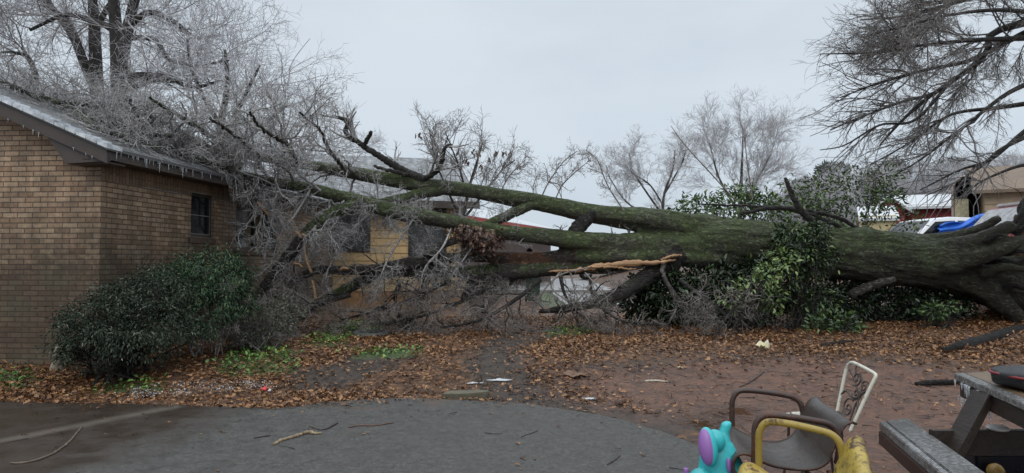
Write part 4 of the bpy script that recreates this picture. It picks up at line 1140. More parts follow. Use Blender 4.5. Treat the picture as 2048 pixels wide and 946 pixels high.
# split wood along the torn underside
def splinter(rows, wz, parent, name='split_wood', seed=0):
    rng = np.random.default_rng(seed); L_ = limb_px([(a, b, d, 1) for a, b, d, _ in rows]); h = [pix(r[3], r[2]) for r in rows]
    q = resample(np.c_[L_[:, :3], h], 40); V = []; F = []
    for i, p in enumerate(q):
        hh = max(.004, p[3]) * (1 + rng.normal(0, .28)); o = rng.normal(0, .008)
        V += [p[:3] + (0, -wz, hh + o), p[:3] + (0, -wz - .03, o), p[:3] + (0, -wz, -hh + o), p[:3] + (0, .10, -hh * .6), p[:3] + (0, .10, hh * .8)]
    for i in range(39):
        for j in range(5): F.append([i * 5 + j, i * 5 + (j + 1) % 5, i * 5 + 5 + (j + 1) % 5, i * 5 + 5 + j])
    return link_mesh(name, np_mesh(name, np.array(V), [np.array(F), np.array([[4, 3, 2, 1, 0], [195, 196, 197, 198, 199]])]), M['split_wood'], parent)
splinter([(1085, 543, 12.95, 1.5), (1150, 541, 12.86, 4), (1200, 532, 12.82, 5), (1260, 526, 12.8, 5.5), (1318, 525, 12.8, 4), (1350, 519, 12.9, 1.5)], .06, tree, seed=1)
splinter([(1175, 534, 12.8, 1.5), (1215, 534, 12.78, 2.2), (1250, 537, 12.78, 1.8), (1272, 538, 12.78, .7)], .05, tree, seed=2)
splinter([(1322, 519, 12.85, 1.5), (1345, 512, 12.85, 2.5), (1363, 510, 12.9, 1)], .05, tree, seed=3)
splinter([(515, 406, 11.5, 1.5), (524, 417, 11.45, 2.5), (537, 430, 11.4, .5)], .02, tree, seed=4)
splinter([(466, 372, 11.5, 5), (461, 376, 11.5, 6), (457, 379, 11.5, 2)], .03, tree, seed=5)
for s, rows in enumerate([[(590, 463, 11.5, 2), (597, 468, 11.5, 3), (603, 476, 11.5, 1)], [(604, 468, 11.5, 1), (611, 474, 11.5, 3), (606, 482, 11.5, 1)], [(607, 490, 11.45, 1), (613, 520, 11.45, 3), (622, 545, 11.45, 1)],
                          [(624, 560, 11.4, 1), (628, 578, 11.4, 3.5), (631, 598, 11.4, 1)], [(588, 527, 11.4, 1), (597, 529, 11.4, 2), (604, 533, 11.4, .5)], [(678, 541, 11.7, 1), (686, 537, 11.7, 3), (696, 537, 11.7, 1)]]):
    splinter(rows, .012, tree, seed=10 + s)

# ------------------------------------------------------------------ twigs of the fallen crown
rg = np.random.default_rng(11)
def as_group(Ls, n=24, t0=0.0):
    A_ = np.stack([resample(np.asarray(l)[int(t0 * len(l)):], n) for l in Ls])
    return A_[..., :3], A_[..., 3]
class Crown:
    def __init__(self): self.g = {0: [], 1: [], 2: []}
    def add(self, cls, pr): self.g[cls].append(pr)
    def fill(self, pts, rad, ks, lens, rng, up=(.2, .1, .05), n0=7, keep=None, wob=.16, cls0=0, rmin=.0042, a=(.5, 1.25), t0=.1, rmax=.028):
        """three or four generations of side twigs"""
        for i, (k_, (l0, l1)) in enumerate(zip(ks, lens)):
            u = up[min(i, len(up) - 1)]
            S, D, Ln, Rd = spawn(pts, rad, k_, t0 if i == 0 else .12, 1.0, a[0], a[1], l0, l1, .62, rng, up=u, rmax=rmax, keep=keep)
            if not len(S): return
            Rd = np.maximum(Rd, rmin)
            n = max(4, n0 - i); pts, rad = grow(S, D, Ln, Rd, n, wob, u * .12, rng, tip=.45)
            if keep is not None: pts = floor_clip(pts)
            self.add(min(2, cls0 + i), (pts, rad))
    def build(self, root, names, mats, sides=(6, 4, 3)):
        Vs, Fs, mi, off = [], [], [], 0
        for c in range(3):
            if self.g[c]:
                V, F = tubes(self.g[c], sides[c]); Vs.append(V); Fs.append(F + off); mi.append(np.full(len(F), c)); off += len(V)
        link_mesh(names, np_mesh(names, np.concatenate(Vs), np.concatenate(Fs), mat_idx=np.concatenate(mi)), list(mats), root, smooth=True)
def floor_clip(p):
    g_ = gz(p[..., 0], p[..., 1]) + .012
    p[..., 2] = np.maximum(p[..., 2], g_); 
    s_ = (p[..., 0] - HC[0]) * HA[0] + (p[..., 1] - HC[1]) * HA[1]; t_ = (p[..., 0] - HC[0]) * HB[0] + (p[..., 1] - HC[1]) * HB[1]
    rf_ = (t_ > -OH - .05) & (s_ > FRONT - .05) & (s_ < LEN) & (p[..., 2] > 2.2)
    p[..., 2] = np.where(rf_, np.maximum(p[..., 2], zr(t_) + .02), p[..., 2])
    wl = (t_ > -.05) & (s_ > -.1) & (s_ < LEN) & (p[..., 2] <= 2.2)    # keep twigs outside the walls
    sh_ = np.where(wl, t_ + .05, 0)[..., None]
    return p - sh_ * HB
ok = lambda S, D, Ln: S[:, 2] > gz(S[:, 0], S[:, 1]) + .02
C1 = Crown()
# crown over the roof, iced grey
pts, rad = as_group(ROOFL)
C1.fill(pts, np.maximum(rad, .012), (9, 6, 4, 3), ((.35, 1.1), (.25, .7), (.16, .45), (.07, .22)), rg, up=(.22, .05, .0), keep=ok, wob=.26, rmin=.0036)
tipsU = [limb_px(UPPER[9:]), limb_px(MIDDLE[8:])]
pts, rad = as_group(tipsU)
C1.fill(pts, np.maximum(rad, .02), (15, 6, 5, 3), ((.5, 1.3), (.3, .8), (.16, .45), (.07, .22)), rg, up=(.30, .08, .0), keep=ok, wob=.26, rmin=.0036)
pts, rad = as_group([limb_px(UPPER[4:11]), limb_px(MIDDLE[4:9])])
C1.fill(pts, np.minimum(rad, .05), (13, 5, 4, 3), ((.3, 1.0), (.2, .55), (.1, .32), (.06, .2)), rg, up=(.40, .1, .0), keep=ok, wob=.24, rmin=.0034, rmax=.012)
# hanging mass below the middle limb, in front of the walls
pts, rad = as_group([limb_px(MIDDLE[6:12]), SM[0], SM[1], SM[4]])
C1.fill(pts, np.minimum(rad, .05), (9, 5, 5, 3), ((.4, 1.1), (.25, .6), (.14, .4), (.07, .22)), rg, up=(-.45, -.2, -.05), keep=ok, wob=.26, rmin=.0034)
C1.fill(*as_group([SM[5], SM[8]], 16), (10, 4, 3), ((.3, .9), (.15, .4), (.08, .2)), rg, up=(.4, .2, .1), wob=.12)
veil = [limb_px(r_) for r_ in [[(830, 432, 12.3, 3), (805, 470, 12.1, 2.4), (775, 520, 12, 2), (755, 570, 11.9, 1.2)], [(905, 450, 12.5, 3), (885, 495, 12.3, 2.2), (850, 535, 12.2, 1.6), (840, 580, 12.1, 1)],
    [(755, 412, 12.2, 3), (705, 460, 12, 2.4), (665, 520, 11.9, 1.8), (650, 560, 11.8, 1)], [(690, 400, 12, 3), (645, 450, 11.8, 2.4), (600, 500, 11.7, 1.8), (575, 560, 11.6, 1)],
    [(965, 465, 12.6, 3), (930, 515, 12.5, 2.2), (900, 560, 12.4, 1.6), (890, 610, 12.3, 1)], [(620, 380, 11.9, 3), (590, 430, 11.7, 2.4), (560, 470, 11.6, 1.8), (545, 520, 11.5, 1)], [(860, 390, 12.9, 3), (845, 430, 13, 2.2), (860, 480, 13.1, 1.6), (880, 530, 13.2, 1)]]]
C1.add(1, as_group(veil, 16))
C1.fill(*as_group(veil, 16), (8, 5, 4, 3), ((.2, .7), (.15, .45), (.1, .3), (.06, .18)), rg, up=(-.25, -.1, 0), keep=ok, wob=.26, rmin=.0032, rmax=.01)
C1.build(tree, 'crown', (M['twig_mid'], M['twig_ice'], M['twig_ice']))
C2 = Crown()
# low brush: brown grey twigs crushed against the ground
pts, rad = as_group([limb_px(LOWER[5:]), limb_px(BOTTOM[2:]), SM[2], SM[11]])
C2.fill(pts, np.minimum(rad, .05), (15, 6, 4, 2), ((.4, 1.1), (.25, .7), (.14, .42), (.07, .22)), rg, up=(-.45, -.15, .0), keep=ok, wob=.26, rmin=.0032, rmax=.015)
lowL = [limb_px(r_) for r_ in [[(1000, 560, 12.6, 5), (930, 600, 12.2, 4), (850, 630, 11.8, 3), (770, 650, 11.5, 2)], [(1080, 560, 12.6, 5), (1030, 600, 12.0, 4), (960, 640, 11.6, 3), (880, 655, 11.3, 2)],
                               [(900, 560, 12.2, 5), (820, 600, 11.9, 4), (740, 625, 11.6, 3), (680, 640, 11.4, 2)], [(700, 590, 11.8, 5), (640, 610, 11.5, 4), (600, 640, 11.2, 3), (560, 655, 11, 2)],
                               [(1120, 545, 12.9, 5), (1130, 590, 12.5, 3), (1160, 630, 12.2, 2), (1200, 650, 12, 2)], [(800, 560, 12.3, 5), (790, 600, 12.1, 4), (800, 630, 12, 3), (830, 645, 11.9, 2)],
                               [(1000, 480, 12.9, 6), (940, 500, 13, 5), (880, 540, 13.2, 4), (860, 600, 13.4, 3)], [(1060, 500, 13.1, 6), (1040, 540, 13.4, 5), (1000, 590, 13.6, 4), (960, 620, 13.7, 3)]]]
C2.fill(*as_group(lowL, 16), (11, 6, 5, 3), ((.3, .9), (.2, .55), (.12, .36), (.07, .2)), rg, up=(-.1, -.05, 0), keep=ok, wob=.26, rmin=.0032, rmax=.015)
C2.add(0, as_group(lowL, 16))
# heap of bare twigs hanging in front of the evergreen mass
heapL = [limb_px(r_) for r_ in [[(1360, 560, 12.4, 4), (1400, 590, 11.9, 3.5), (1440, 620, 11.5, 3), (1470, 650, 11.3, 2), (1490, 675, 11.2, 1.5)], [(1500, 575, 11.6, 3), (1480, 600, 11.4, 3), (1450, 640, 11.1, 2.5), (1425, 680, 10.9, 2)],
                                [(1530, 560, 11.6, 3), (1500, 610, 11.4, 3), (1470, 650, 11.2, 2), (1455, 690, 11.0, 1.5)], [(1340, 580, 12.2, 3), (1360, 615, 11.9, 3), (1400, 640, 11.6, 2), (1445, 650, 11.3, 1.5)],
                                [(1180, 560, 12.6, 3), (1190, 600, 12.2, 3), (1240, 640, 11.9, 2.5), (1320, 650, 11.7, 2)]]]
C2.fill(*as_group(heapL, 16), (11, 4, 4, 2), ((.25, .7), (.18, .45), (.1, .3), (.06, .18)), rg, up=(-.15, -.05, 0), keep=ok, wob=.28, rmin=.003)
C2.add(0, as_group(heapL, 16))
# long bent suckers under the split and whips standing up from the stems
whips = [limb_px(r_) for r_ in [[(1175, 535, 12.6, 1.86), (1120, 550, 12.4, 1.86), (1102, 572, 12.3, 1.86), (1120, 592, 12.2, 1.55), (1150, 605, 12.1, 1.24)], [(1140, 545, 12.5, 1.86), (1150, 580, 12.2, 1.55), (1165, 620, 12, 1.24), (1185, 655, 11.8, 0.93)],
                                [(1170, 545, 12.5, 1.86), (1200, 580, 12.3, 1.55), (1215, 600, 12.2, 1.24), (1210, 640, 12.1, 0.93)], [(1120, 545, 12.5, 1.86), (1080, 590, 12.2, 1.24), (1060, 630, 12, 0.93)], [(1240, 550, 12.5, 1.86), (1230, 580, 12.3, 1.24), (1190, 610, 12.1, 0.93)],
                                [(1200, 550, 12.5, 1.55), (1170, 585, 12.3, 1.24), (1120, 640, 12, 0.93), (1100, 655, 11.9, 0.62)],
                                [(1470, 400, 14.2, 1.55), (1420, 345, 14.2, 1.24), (1370, 290, 14.2, 0.992), (1342, 252, 14.2, 0.62)], [(1505, 400, 14.2, 1.55), (1495, 330, 14.2, 1.24), (1488, 270, 14.2, 0.868), (1478, 236, 14.2, 0.62)],
                                [(1250, 425, 13.2, 1.55), (1215, 370, 13.2, 1.24), (1195, 320, 13.2, 0.868), (1172, 300, 13.2, 0.62)], [(1080, 400, 13.1, 1.55), (1100, 360, 13.1, 1.24), (1130, 320, 13.1, 0.93), (1155, 302, 13.1, 0.62)],
                                [(1110, 400, 13.1, 1.24), (1125, 370, 13.1, 1.24), (1150, 345, 13.0, 0.93), (1180, 320, 13.0, 0.62)], [(1000, 385, 13, 1.24), (1020, 350, 13, 1.24), (1050, 320, 13, 0.868)], [(940, 372, 13, 1.24), (955, 330, 13, 0.992), (960, 280, 13, 0.62)]]]
C2.add(1, as_group(whips, 20))
C2.fill(*as_group(whips[8:], 16), (12, 5, 3), ((.2, .6), (.1, .3), (.06, .16)), rg, up=(.2, .05, .0), cls0=1, wob=.24, rmin=.0034, rmax=.008)
C2.fill(*as_group(whips[:8], 16), (7, 3), ((.12, .4), (.06, .16)), rg, up=(-.1, 0), cls0=1)
C2.fill(*as_group([limb_px(UPPER[1:5]), limb_px(MIDDLE[1:5]), limb_px(PROP[1:])], 20), (14, 4, 3), ((.15, .55), (.1, .3), (.05, .15)), rg, up=(.1, 0), cls0=1)
C2.build(tree, 'crushed_crown', (M['bark_dark'], M['twig_brown'], M['twig_brown']))
# clump of dead leaves caught between the limbs, and pods on the small upright twigs
def blob_leaves(rng, n, lobes, inner=.55):
    w = np.array([l[3] * l[4] * l[5] for l in lobes]) ** .7; ci = rng.choice(len(lobes), n, p=w / w.sum())
    L_ = np.array(lobes)[ci]; d = norm(rng.normal(size=(n, 3))); r_ = rng.uniform(inner ** 3, 1, n) ** (1 / 3)
    lump = 1 + .16 * np.sin(d[:, 0] * 7 + ci) * np.sin(d[:, 2] * 6 + 2 * ci) + rng.normal(0, .05, n)
    p = L_[:, :3] + d * L_[:, 3:6] * (r_ * lump)[:, None]
    return p, d
c = P(965, 480, 12.55)
p, d = blob_leaves(rg, 900, [(*c, .42, .35, .27), (*P(925, 465, 12.55), .25, .25, .2)], .1)
leaf_obj('dead_leaves', p, rg.normal(size=(900, 3)) + (0, 0, -.8), d, rg.uniform(.07, .12, 900), rg.uniform(.04, .07, 900), M['leaf_dead'], tree, rg, oak=True)

# ------------------------------------------------------------------ bare trees
def bare_tree(name, label, base, height, r0, seed, ks, lens, mats, main=None, up=(.2, .1, .03, .0), group=None, rmin=.006, a=(.45, 1.05), wob=.2, lean=(0, 0, 1), cat='tree', t0=.3, sides=(7, 4, 3), rmax=.028):
    rng = np.random.default_rng(seed)
    b = np.array(base, float); b[2] = float(gz(b[0], b[1])) - .1
    e_ = empty(name, b, label, cat, group)
    if main is None:
        pts, rad = grow(b[None], np.array([lean], float), np.array([height * .62]), np.array([r0]), 14, .05, .05, rng, tip=.4)
        tr = [(pts, rad)]
    else:
        pts, rad = as_group(main, 20); tr = [(pts, rad)]
    V, F = tubes(tr, 12); link_mesh('trunk', np_mesh('trunk', V, F), mats[0], e_, smooth=True)
    cr = Crown(); cr.fill(pts, rad, ks, [(x * height, y * height) for x, y in lens], rng, up=up, n0=8, wob=wob, rmin=rmin, a=a, t0=t0, rmax=rmax)
    gs = [g for c in range(3) for g in cr.g[c]]
    V1 = [tubes([g], 6 if i == 0 else 4 if i == 1 else 3) for i, g in enumerate(gs)]
    Vs_, Fs_, o_ = [], [], 0
    for v, f in V1: Vs_.append(v); Fs_.append(f + o_); o_ += len(v)
    n0_ = len(V1[0][1]); Fa = np.concatenate(Fs_); mi = np.ones(len(Fa), np.int32); mi[:n0_] = 0
    link_mesh('crown', np_mesh('crown', np.concatenate(Vs_), Fa, mat_idx=mi), [mats[1], mats[2]], e_, smooth=True)
    return e_
TM = (M['bark_grey'], M['twig_far'], M['twig_far'])
M['twig_lilac'] = twig_mat('lilac_grey_twig', (.17, .155, .16), (.44, .43, .45), .35)
TB = (M['bark_dark'], M['twig_mid'], M['twig_lilac'])
def px_main(rows_list): return [limb_px(r_) for r_ in rows_list]
d0 = 25
bare_tree('bare_tree', 'thick forked bare tree white with ice behind the brick house', P(240, 520, d0), 15, .4, 21, (9, 6, 4, 3), ((.12, .30), (.07, .17), (.035, .09), (.02, .05)), TB, rmin=.0075, t0=.05, a=(.5, 1.2),
    main=px_main([[(242, 520, d0, 22), (240, 330, d0, 20), (242, 195, d0, 19), (240, 140, d0, 17), (232, 60, d0, 12), (226, -20, d0, 10), (215, -120, d0, 6)],
                  [(242, 120, d0, 13), (255, 60, d0, 11), (268, 5, d0, 9), (285, -60, d0, 7), (310, -140, d0, 4)],
                  [(244, 165, d0, 10), (270, 153, d0 - .5, 9), (310, 152, d0 - 1, 7), (345, 158, d0 - 1.5, 6), (385, 175, d0 - 2, 4), (430, 165, d0 - 2.4, 3)],
                  [(244, 174, d0, 7), (275, 171, d0 - .5, 6), (310, 160, d0 - 1, 5), (360, 165, d0 - 1.5, 3)],
                  [(260, 50, d0, 7), (300, 25, d0, 6), (350, 45, d0, 5), (390, 75, d0, 4), (440, 70, d0, 2.5)],
                  [(235, 60, d0, 7), (180, 40, d0 + 1, 6), (130, 30, d0 + 1, 4), (60, 60, d0 + 1, 3)],
                  [(255, 75, d0, 6), (310, 80, d0 + 1, 5), (340, 120, d0 + 1, 4), (400, 130, d0 + 1, 3), (460, 120, d0 + 1, 2)]]))
d1 = 28
bare_tree('bare_tree', 'slim bare tree with long leaning limb standing left of the thick forked one', P(195, 520, d1), 15, .35, 22, (9, 6, 4, 3), ((.12, .28), (.07, .17), (.035, .09), (.02, .05)), TB, rmin=.008, t0=.05, a=(.5, 1.2),
    main=px_main([[(200, 520, d1, 17), (196, 330, d1, 15), (194, 200, d1, 13), (191, 120, d1, 12), (188, 40, d1, 10), (180, -50, d1, 7), (170, -140, d1, 4)],
                  [(192, 180, d1, 10), (170, 130, d1, 9), (145, 70, d1, 8), (110, 25, d1, 7), (70, -10, d1, 6), (20, -60, d1, 4)],
                  [(170, 125, d1, 7), (140, 50, d1, 6), (105, 15, d1, 5), (80, -40, d1, 4)],
                  [(192, 60, d1, 6), (215, 15, d1, 5), (235, -10, d1, 4), (270, -60, d1, 3)],
                  [(195, 230, d1, 6), (130, 190, d1, 5), (70, 170, d1, 4), (10, 150, d1, 3)],
                  [(70, 175, d1 - 4, 5), (72, 150, d1 - 4, 5), (55, 115, d1 - 4, 4.5), (30, 105, d1 - 4, 3), (0, 105, d1 - 4, 2)]]))
d2 = 22
bare_tree('bare_tree', 'bare iced tree whose rounded crown rises above the roof beside the forked trees', P(430, 520, d2), 9.5, .2, 23, (8, 6, 4, 3), ((.22, .42), (.10, .24), (.05, .14), (.03, .08)), TM, rmin=.0065, t0=.1, a=(.4, 1.1), up=(.15, .05, .0, .0), wob=.22,
    main=px_main([[(425, 520, d2, 10), (430, 330, d2, 9), (445, 230, d2, 7), (455, 170, d2, 5), (450, 100, d2, 3)],
                  [(430, 300, d2, 6), (470, 230, d2, 5), (500, 170, d2, 3.5), (520, 130, d2, 2)],
                  [(430, 330, d2, 6), (490, 280, d2, 4.5), (540, 240, d2, 3), (575, 210, d2, 2)],
                  [(440, 250, d2, 5), (400, 180, d2, 4), (380, 120, d2, 3), (375, 80, d2, 2)]]))
d2 = 30
bare_tree('bare_tree', 'low bare tree filling the gap between rounded crown and clapboard house roof', P(620, 520, d2), 8, .2, 24, (9, 5, 5, 3), ((.25, .45), (.12, .26), (.06, .14), (.03, .08)), TM, rmin=.008, t0=.1, a=(.4, 1.0), up=(.2, .1, .05),
    main=px_main([[(615, 520, d2, 9), (618, 400, d2, 8), (610, 330, d2, 6), (600, 280, d2, 3)], [(617, 400, d2, 5), (650, 340, d2, 4), (680, 300, d2, 2)], [(617, 390, d2, 5), (580, 330, d2, 4), (560, 280, d2, 2)]]))
# small tree with hanging brown pods between the stems
d3 = 15.5
pd = bare_tree('pod_tree', 'small bare tree hung with brown seed pods standing before the red fascia shed', P(925, 520, d3), 4.3, .07, 25, (9, 5, 4, 2), ((.14, .32), (.07, .17), (.03, .1), (.02, .06)), (M['bark_dark'], M['twig_dark'], M['twig_brown']), rmin=.004, t0=.2, a=(.3, .95), up=(.2, .08, .05), rmax=.012,
    main=px_main([[(930, 560, d3, 4.2), (925, 450, d3, 3.5), (940, 370, d3, 2.8), (955, 320, d3, 2.1), (965, 285, d3, 1.4)], [(926, 450, d3, 2.8), (895, 380, d3, 2.1), (870, 320, d3, 1.7), (862, 275, d3, 1.1)],
                  [(926, 440, d3, 2.8), (965, 390, d3, 2.1), (1000, 345, d3, 1.4), (1030, 320, d3, 0.98)], [(935, 400, d3, 2.4), (920, 340, d3, 1.8), (905, 300, d3, 1.4), (890, 262, d3, 0.84)]]))
for a_, b_ in [(834, 268), (838, 270), (864, 268), (866, 280), (893, 280), (897, 284), (900, 290), (868, 290), (945, 300), (951, 303), (958, 308), (990, 302), (997, 303), (1004, 305), (1012, 303), (1018, 305), (1020, 304), (978, 315), (930, 318), (936, 322), (963, 330), (1010, 325), (1034, 330), (1040, 330), (885, 310), (915, 300)]:
    for _ in range(3):
        pp = P(a_ + rg.normal(0, 2), b_ + rg.normal(0, 2.5), d3 + rg.normal(0, .05))[None]
        leaf_obj('pod', pp, np.array([0, 0, -1.]) + rg.normal(0, .25, (1, 3)), rg.normal(size=(1, 3)), rg.uniform(.09, .15, 1), rg.uniform(.035, .06, 1), M['leaf_dead'], pd, rg)
# trees beyond the street
d4 = 34
bare_tree('bare_tree', 'small spreading bare tree with pale limbs above the middle of the fallen trunk', P(1325, 520, d4), 6, .13, 26, (10, 6, 4, 3), ((.16, .34), (.09, .2), (.05, .12), (.03, .07)), TM, rmin=.007, t0=.3, a=(.35, 1.0), up=(.15, .08, .03), rmax=.02,
    main=px_main([[(1325, 540, d4, 3.1), (1325, 440, d4, 3.1), (1328, 390, d4, 2.5), (1345, 340, d4, 1.9), (1350, 300, d4, 0.99)], [(1325, 430, d4, 2.5), (1290, 380, d4, 1.9), (1265, 340, d4, 1.5), (1258, 305, d4, 0.87)],
                  [(1326, 410, d4, 1.9), (1300, 370, d4, 1.6), (1270, 350, d4, 1.4), (1250, 330, d4, 0.87)], [(1328, 390, d4, 1.9), (1362, 330, d4, 1.5), (1372, 300, d4, 0.87)], [(1325, 440, d4, 2.5), (1260, 410, d4, 1.5), (1222, 360, d4, 0.99), (1212, 330, d4, 0.62)]]))
d5 = 44
bare_tree('bare_tree', 'dense bare tree with fine hazy crown right of the small spreading tree', P(1480, 520, d5), 9, .2, 27, (13, 8, 6, 4), ((.26, .5), (.10, .24), (.06, .14), (.03, .08)), TM, rmin=.0085, t0=.3, a=(.2, .8), up=(.25, .1, .06), rmax=.02,
    main=px_main([[(1480, 540, d5, 4.2), (1480, 430, d5, 4.2), (1482, 370, d5, 3.1), (1485, 300, d5, 1.8), (1485, 270, d5, 0.7)], [(1480, 430, d5, 2.8), (1440, 360, d5, 2.1), (1425, 310, d5, 1.4), (1418, 285, d5, 0.7)], [(1481, 420, d5, 2.8), (1515, 360, d5, 2.1), (1535, 320, d5, 1.4), (1545, 300, d5, 0.7)]]))
# grey wood behind the evergreen shrubs and houses, right
for i, (px_, top, d_, hw) in enumerate([(1640, 345, 46, 62), (1740, 335, 50, 70), (1840, 330, 48, 75), (1950, 322, 52, 80), (2050, 315, 48, 80), (1590, 372, 55, 50), (1690, 345, 56, 1), (1790, 335, 57, 1), (1895, 325, 58, 1), (2005, 320, 57, 1)]):
    zt_ = P(px_, top, d_)[2]; b = P(px_, 520, d_)
    h = zt_ - .9
    bare_tree('bare_tree', ['grey bare tree of the wood above the evergreen leaves', 'grey bare tree rising left of the red gable roof', 'grey bare tree rising behind the red house', 'grey bare tree behind the arched shelter',
              'grey bare tree rising behind the tan building', 'short grey bare tree at left end of the wood', 'grey bare tree between the evergreen leaves and the cream shed', 'grey bare tree rising above the join of the two red roofs', 'grey bare tree rising above the right end of the red house', 'grey bare tree between the arched shelter and the tan roof'][i], b, h * 1.22, .2, 40 + i, (22, 8, 7, 4), ((.22, .42), (.12, .24), (.06, .14), (.03, .08)), TM, rmin=.015, t0=.15, a=(.35, 1.2), up=(.2, .1, .03), group='trees of the grey wood')
def pine(name, label, base, h, w, seed, n=5200):
    rng = np.random.default_rng(seed); b = np.array(base, float); b[2] = float(gz(b[0], b[1]))
    e_ = empty(name, b, label, 'tree', 'pines of the grey wood')
    tube_obj('trunk', [b, b + (0, 0, h * .5), b + (.1, 0, h * .97)], [.16, .11, .02], M['bark_grey'], e_, 8)
    lobes = []
    for i in range(26):
        f = rng.uniform(.18, 1); rr_ = w * (1.15 - f) ** .7 * rng.uniform(.35, .9); a_ = rng.uniform(0, 6.28)
        lobes.append((b[0] + rr_ * math.cos(a_), b[1] + rr_ * math.sin(a_), b[2] + h * f, .55 * w * rng.uniform(.4, .75), .55 * w * rng.uniform(.4, .75), .07 * h * rng.uniform(.5, 1)))
    p, d = blob_leaves(rng, n, lobes, .3)
    leaf_obj('crown', p, d + rng.normal(0, .6, (n, 3)), rng.normal(size=(n, 3)), rng.uniform(.25, .55, n), rng.uniform(.06, .14, n), M['pine'], e_, rng)
for i, (px_, top, d_, w) in enumerate([(1665, 338, 58, 2.1), (1795, 330, 60, 2.4), (1905, 318, 62, 2.4), (1600, 352, 60, 1.8)]):
    b = P(px_, 520, d_); z0 = float(gz(b[0], b[1])); pine('pine_tree', ['frosted grey green pine above the evergreen leaves', 'broad frosted pine rising behind the red gable', 'tall frosted pine rising behind the red house end', 'low frosted pine at left end of the wood'][i], b, P(px_, top, d_)[2] - z0, w, 60 + i)

# the tree at the right whose boughs hang into the frame
d6 = 12.5
RB = px_main([[(2330, -150, 13, 21.6), (2200, -20, 13, 15.8), (2100, 30, 12.8, 11.5), (2030, 50, 12.6, 7.92), (1980, 70, 12.5, 6.48), (1975, 105, 12.4, 5.76), (1950, 130, 12.4, 5.4), (1900, 165, 12.3, 4.68), (1850, 200, 12.2, 3.6), (1800, 245, 12.1, 2.88), (1760, 290, 12, 1.8)],
              [(2300, 0, 13, 14.4), (2160, 60, 12.6, 10.1), (2060, 75, 12.3, 6.48), (1950, 80, 12, 4.32), (1850, 90, 11.8, 3.24), (1750, 105, 11.6, 2.16), (1640, 108, 11.5, 1.08)],
              [(2200, 80, 12.5, 8.64), (2090, 150, 12, 5.76), (2010, 190, 11.8, 4.32), (1920, 260, 11.6, 2.88), (1840, 320, 11.5, 1.8), (1790, 350, 11.4, 1.08)],
              [(2250, 120, 13.5, 10.1), (2120, 210, 13.4, 6.48), (2040, 270, 13.3, 4.68), (1980, 320, 13.2, 3.6), (1920, 340, 13.1, 2.16), (1840, 380, 13, 1.3)],
              [(2200, -60, 13.5, 10.1), (2050, -30, 13.5, 6.48), (1930, 0, 13.4, 4.32), (1820, 30, 13.3, 2.88), (1720, 40, 13.2, 1.44)],
              [(2050, 65, 12.5, 5.76), (1940, 120, 13, 4.32), (1850, 140, 13.2, 3.24), (1760, 165, 13.4, 2.16), (1680, 195, 13.5, 1.08)],
              [(1975, 105, 12.4, 4.32), (1880, 180, 13, 3.6), (1800, 205, 13.3, 2.88), (1720, 235, 13.5, 1.8), (1660, 260, 13.5, 1.08)],
              [(1900, 165, 12.3, 3.6), (1830, 240, 11.8, 2.88), (1760, 250, 11.6, 2.16), (1690, 290, 11.4, 1.44), (1640, 300, 11.3, 0.864)],
              [(2100, 30, 12.8, 5.76), (2000, 20, 12, 4.32), (1900, 30, 11.6, 2.88), (1800, 55, 11.4, 1.8), (1740, 70, 11.3, 1.08)],
              [(2080, 260, 12, 5.04), (2000, 300, 11.8, 3.6), (1960, 335, 11.7, 2.52), (1900, 370, 11.6, 1.44), (1850, 392, 11.5, 1.01)],
              [(2100, 200, 14, 5.76), (2000, 215, 14, 4.32), (1900, 230, 14.1, 2.88), (1820, 285, 14.2, 1.8), (1740, 330, 14.2, 1.01)],
              [(2100, 340, 12.6, 5.76), (2050, 330, 12.5, 3.6), (1990, 350, 12.4, 2.45), (1940, 375, 12.3, 1.44)]])
tb_ = P(2335, 640, 13); tb_[2] = float(gz(tb_[0], tb_[1])) - .2
wt = empty('overhanging_tree', tb_, 'bare tree at the right edge with iced boughs drooping into the sky', 'tree')
tube_obj('trunk', [tb_, tb_ + (0, 0, 3), P(2330, -150, 13), P(2300, -500, 13)], [.38, .32, .24, .16], M['bark_dark'], wt, 14)
A_ = as_group(RB, 30); V, F = tubes([A_], 8); link_mesh('boughs', np_mesh('boughs', V, F), M['bark_dark'], wt, smooth=True)
rw = np.random.default_rng(31); C3 = Crown()
def thin_left(S, D, Ln):
    px_ = 1024 + FPX * S[:, 0] / S[:, 1]; py_ = 520 - FPX * (S[:, 2] - CAMZ) / S[:, 1]
    p_ = (.10 + .90 * sst(1640, 1880, px_)) ** .55 * (1 - .72 * sst(215, 300, py_)) ** .6 * sst(400, 330, py_) ** .6
    return rw.uniform(size=len(S)) < p_
C3.fill(*as_group([r_[2:] for r_ in RB], 30), (23, 9, 6, 4), ((.5, 1.7), (.3, .9), (.16, .5), (.08, .26)), rw, up=(-.10, -.08, -.04), a=(.25, .85), wob=.16, rmin=.0032, rmax=.018, t0=.02, keep=thin_left)
C3.build(wt, 'crown', (M['twig_dark'], M['twig_dark'], M['twig_brown']))

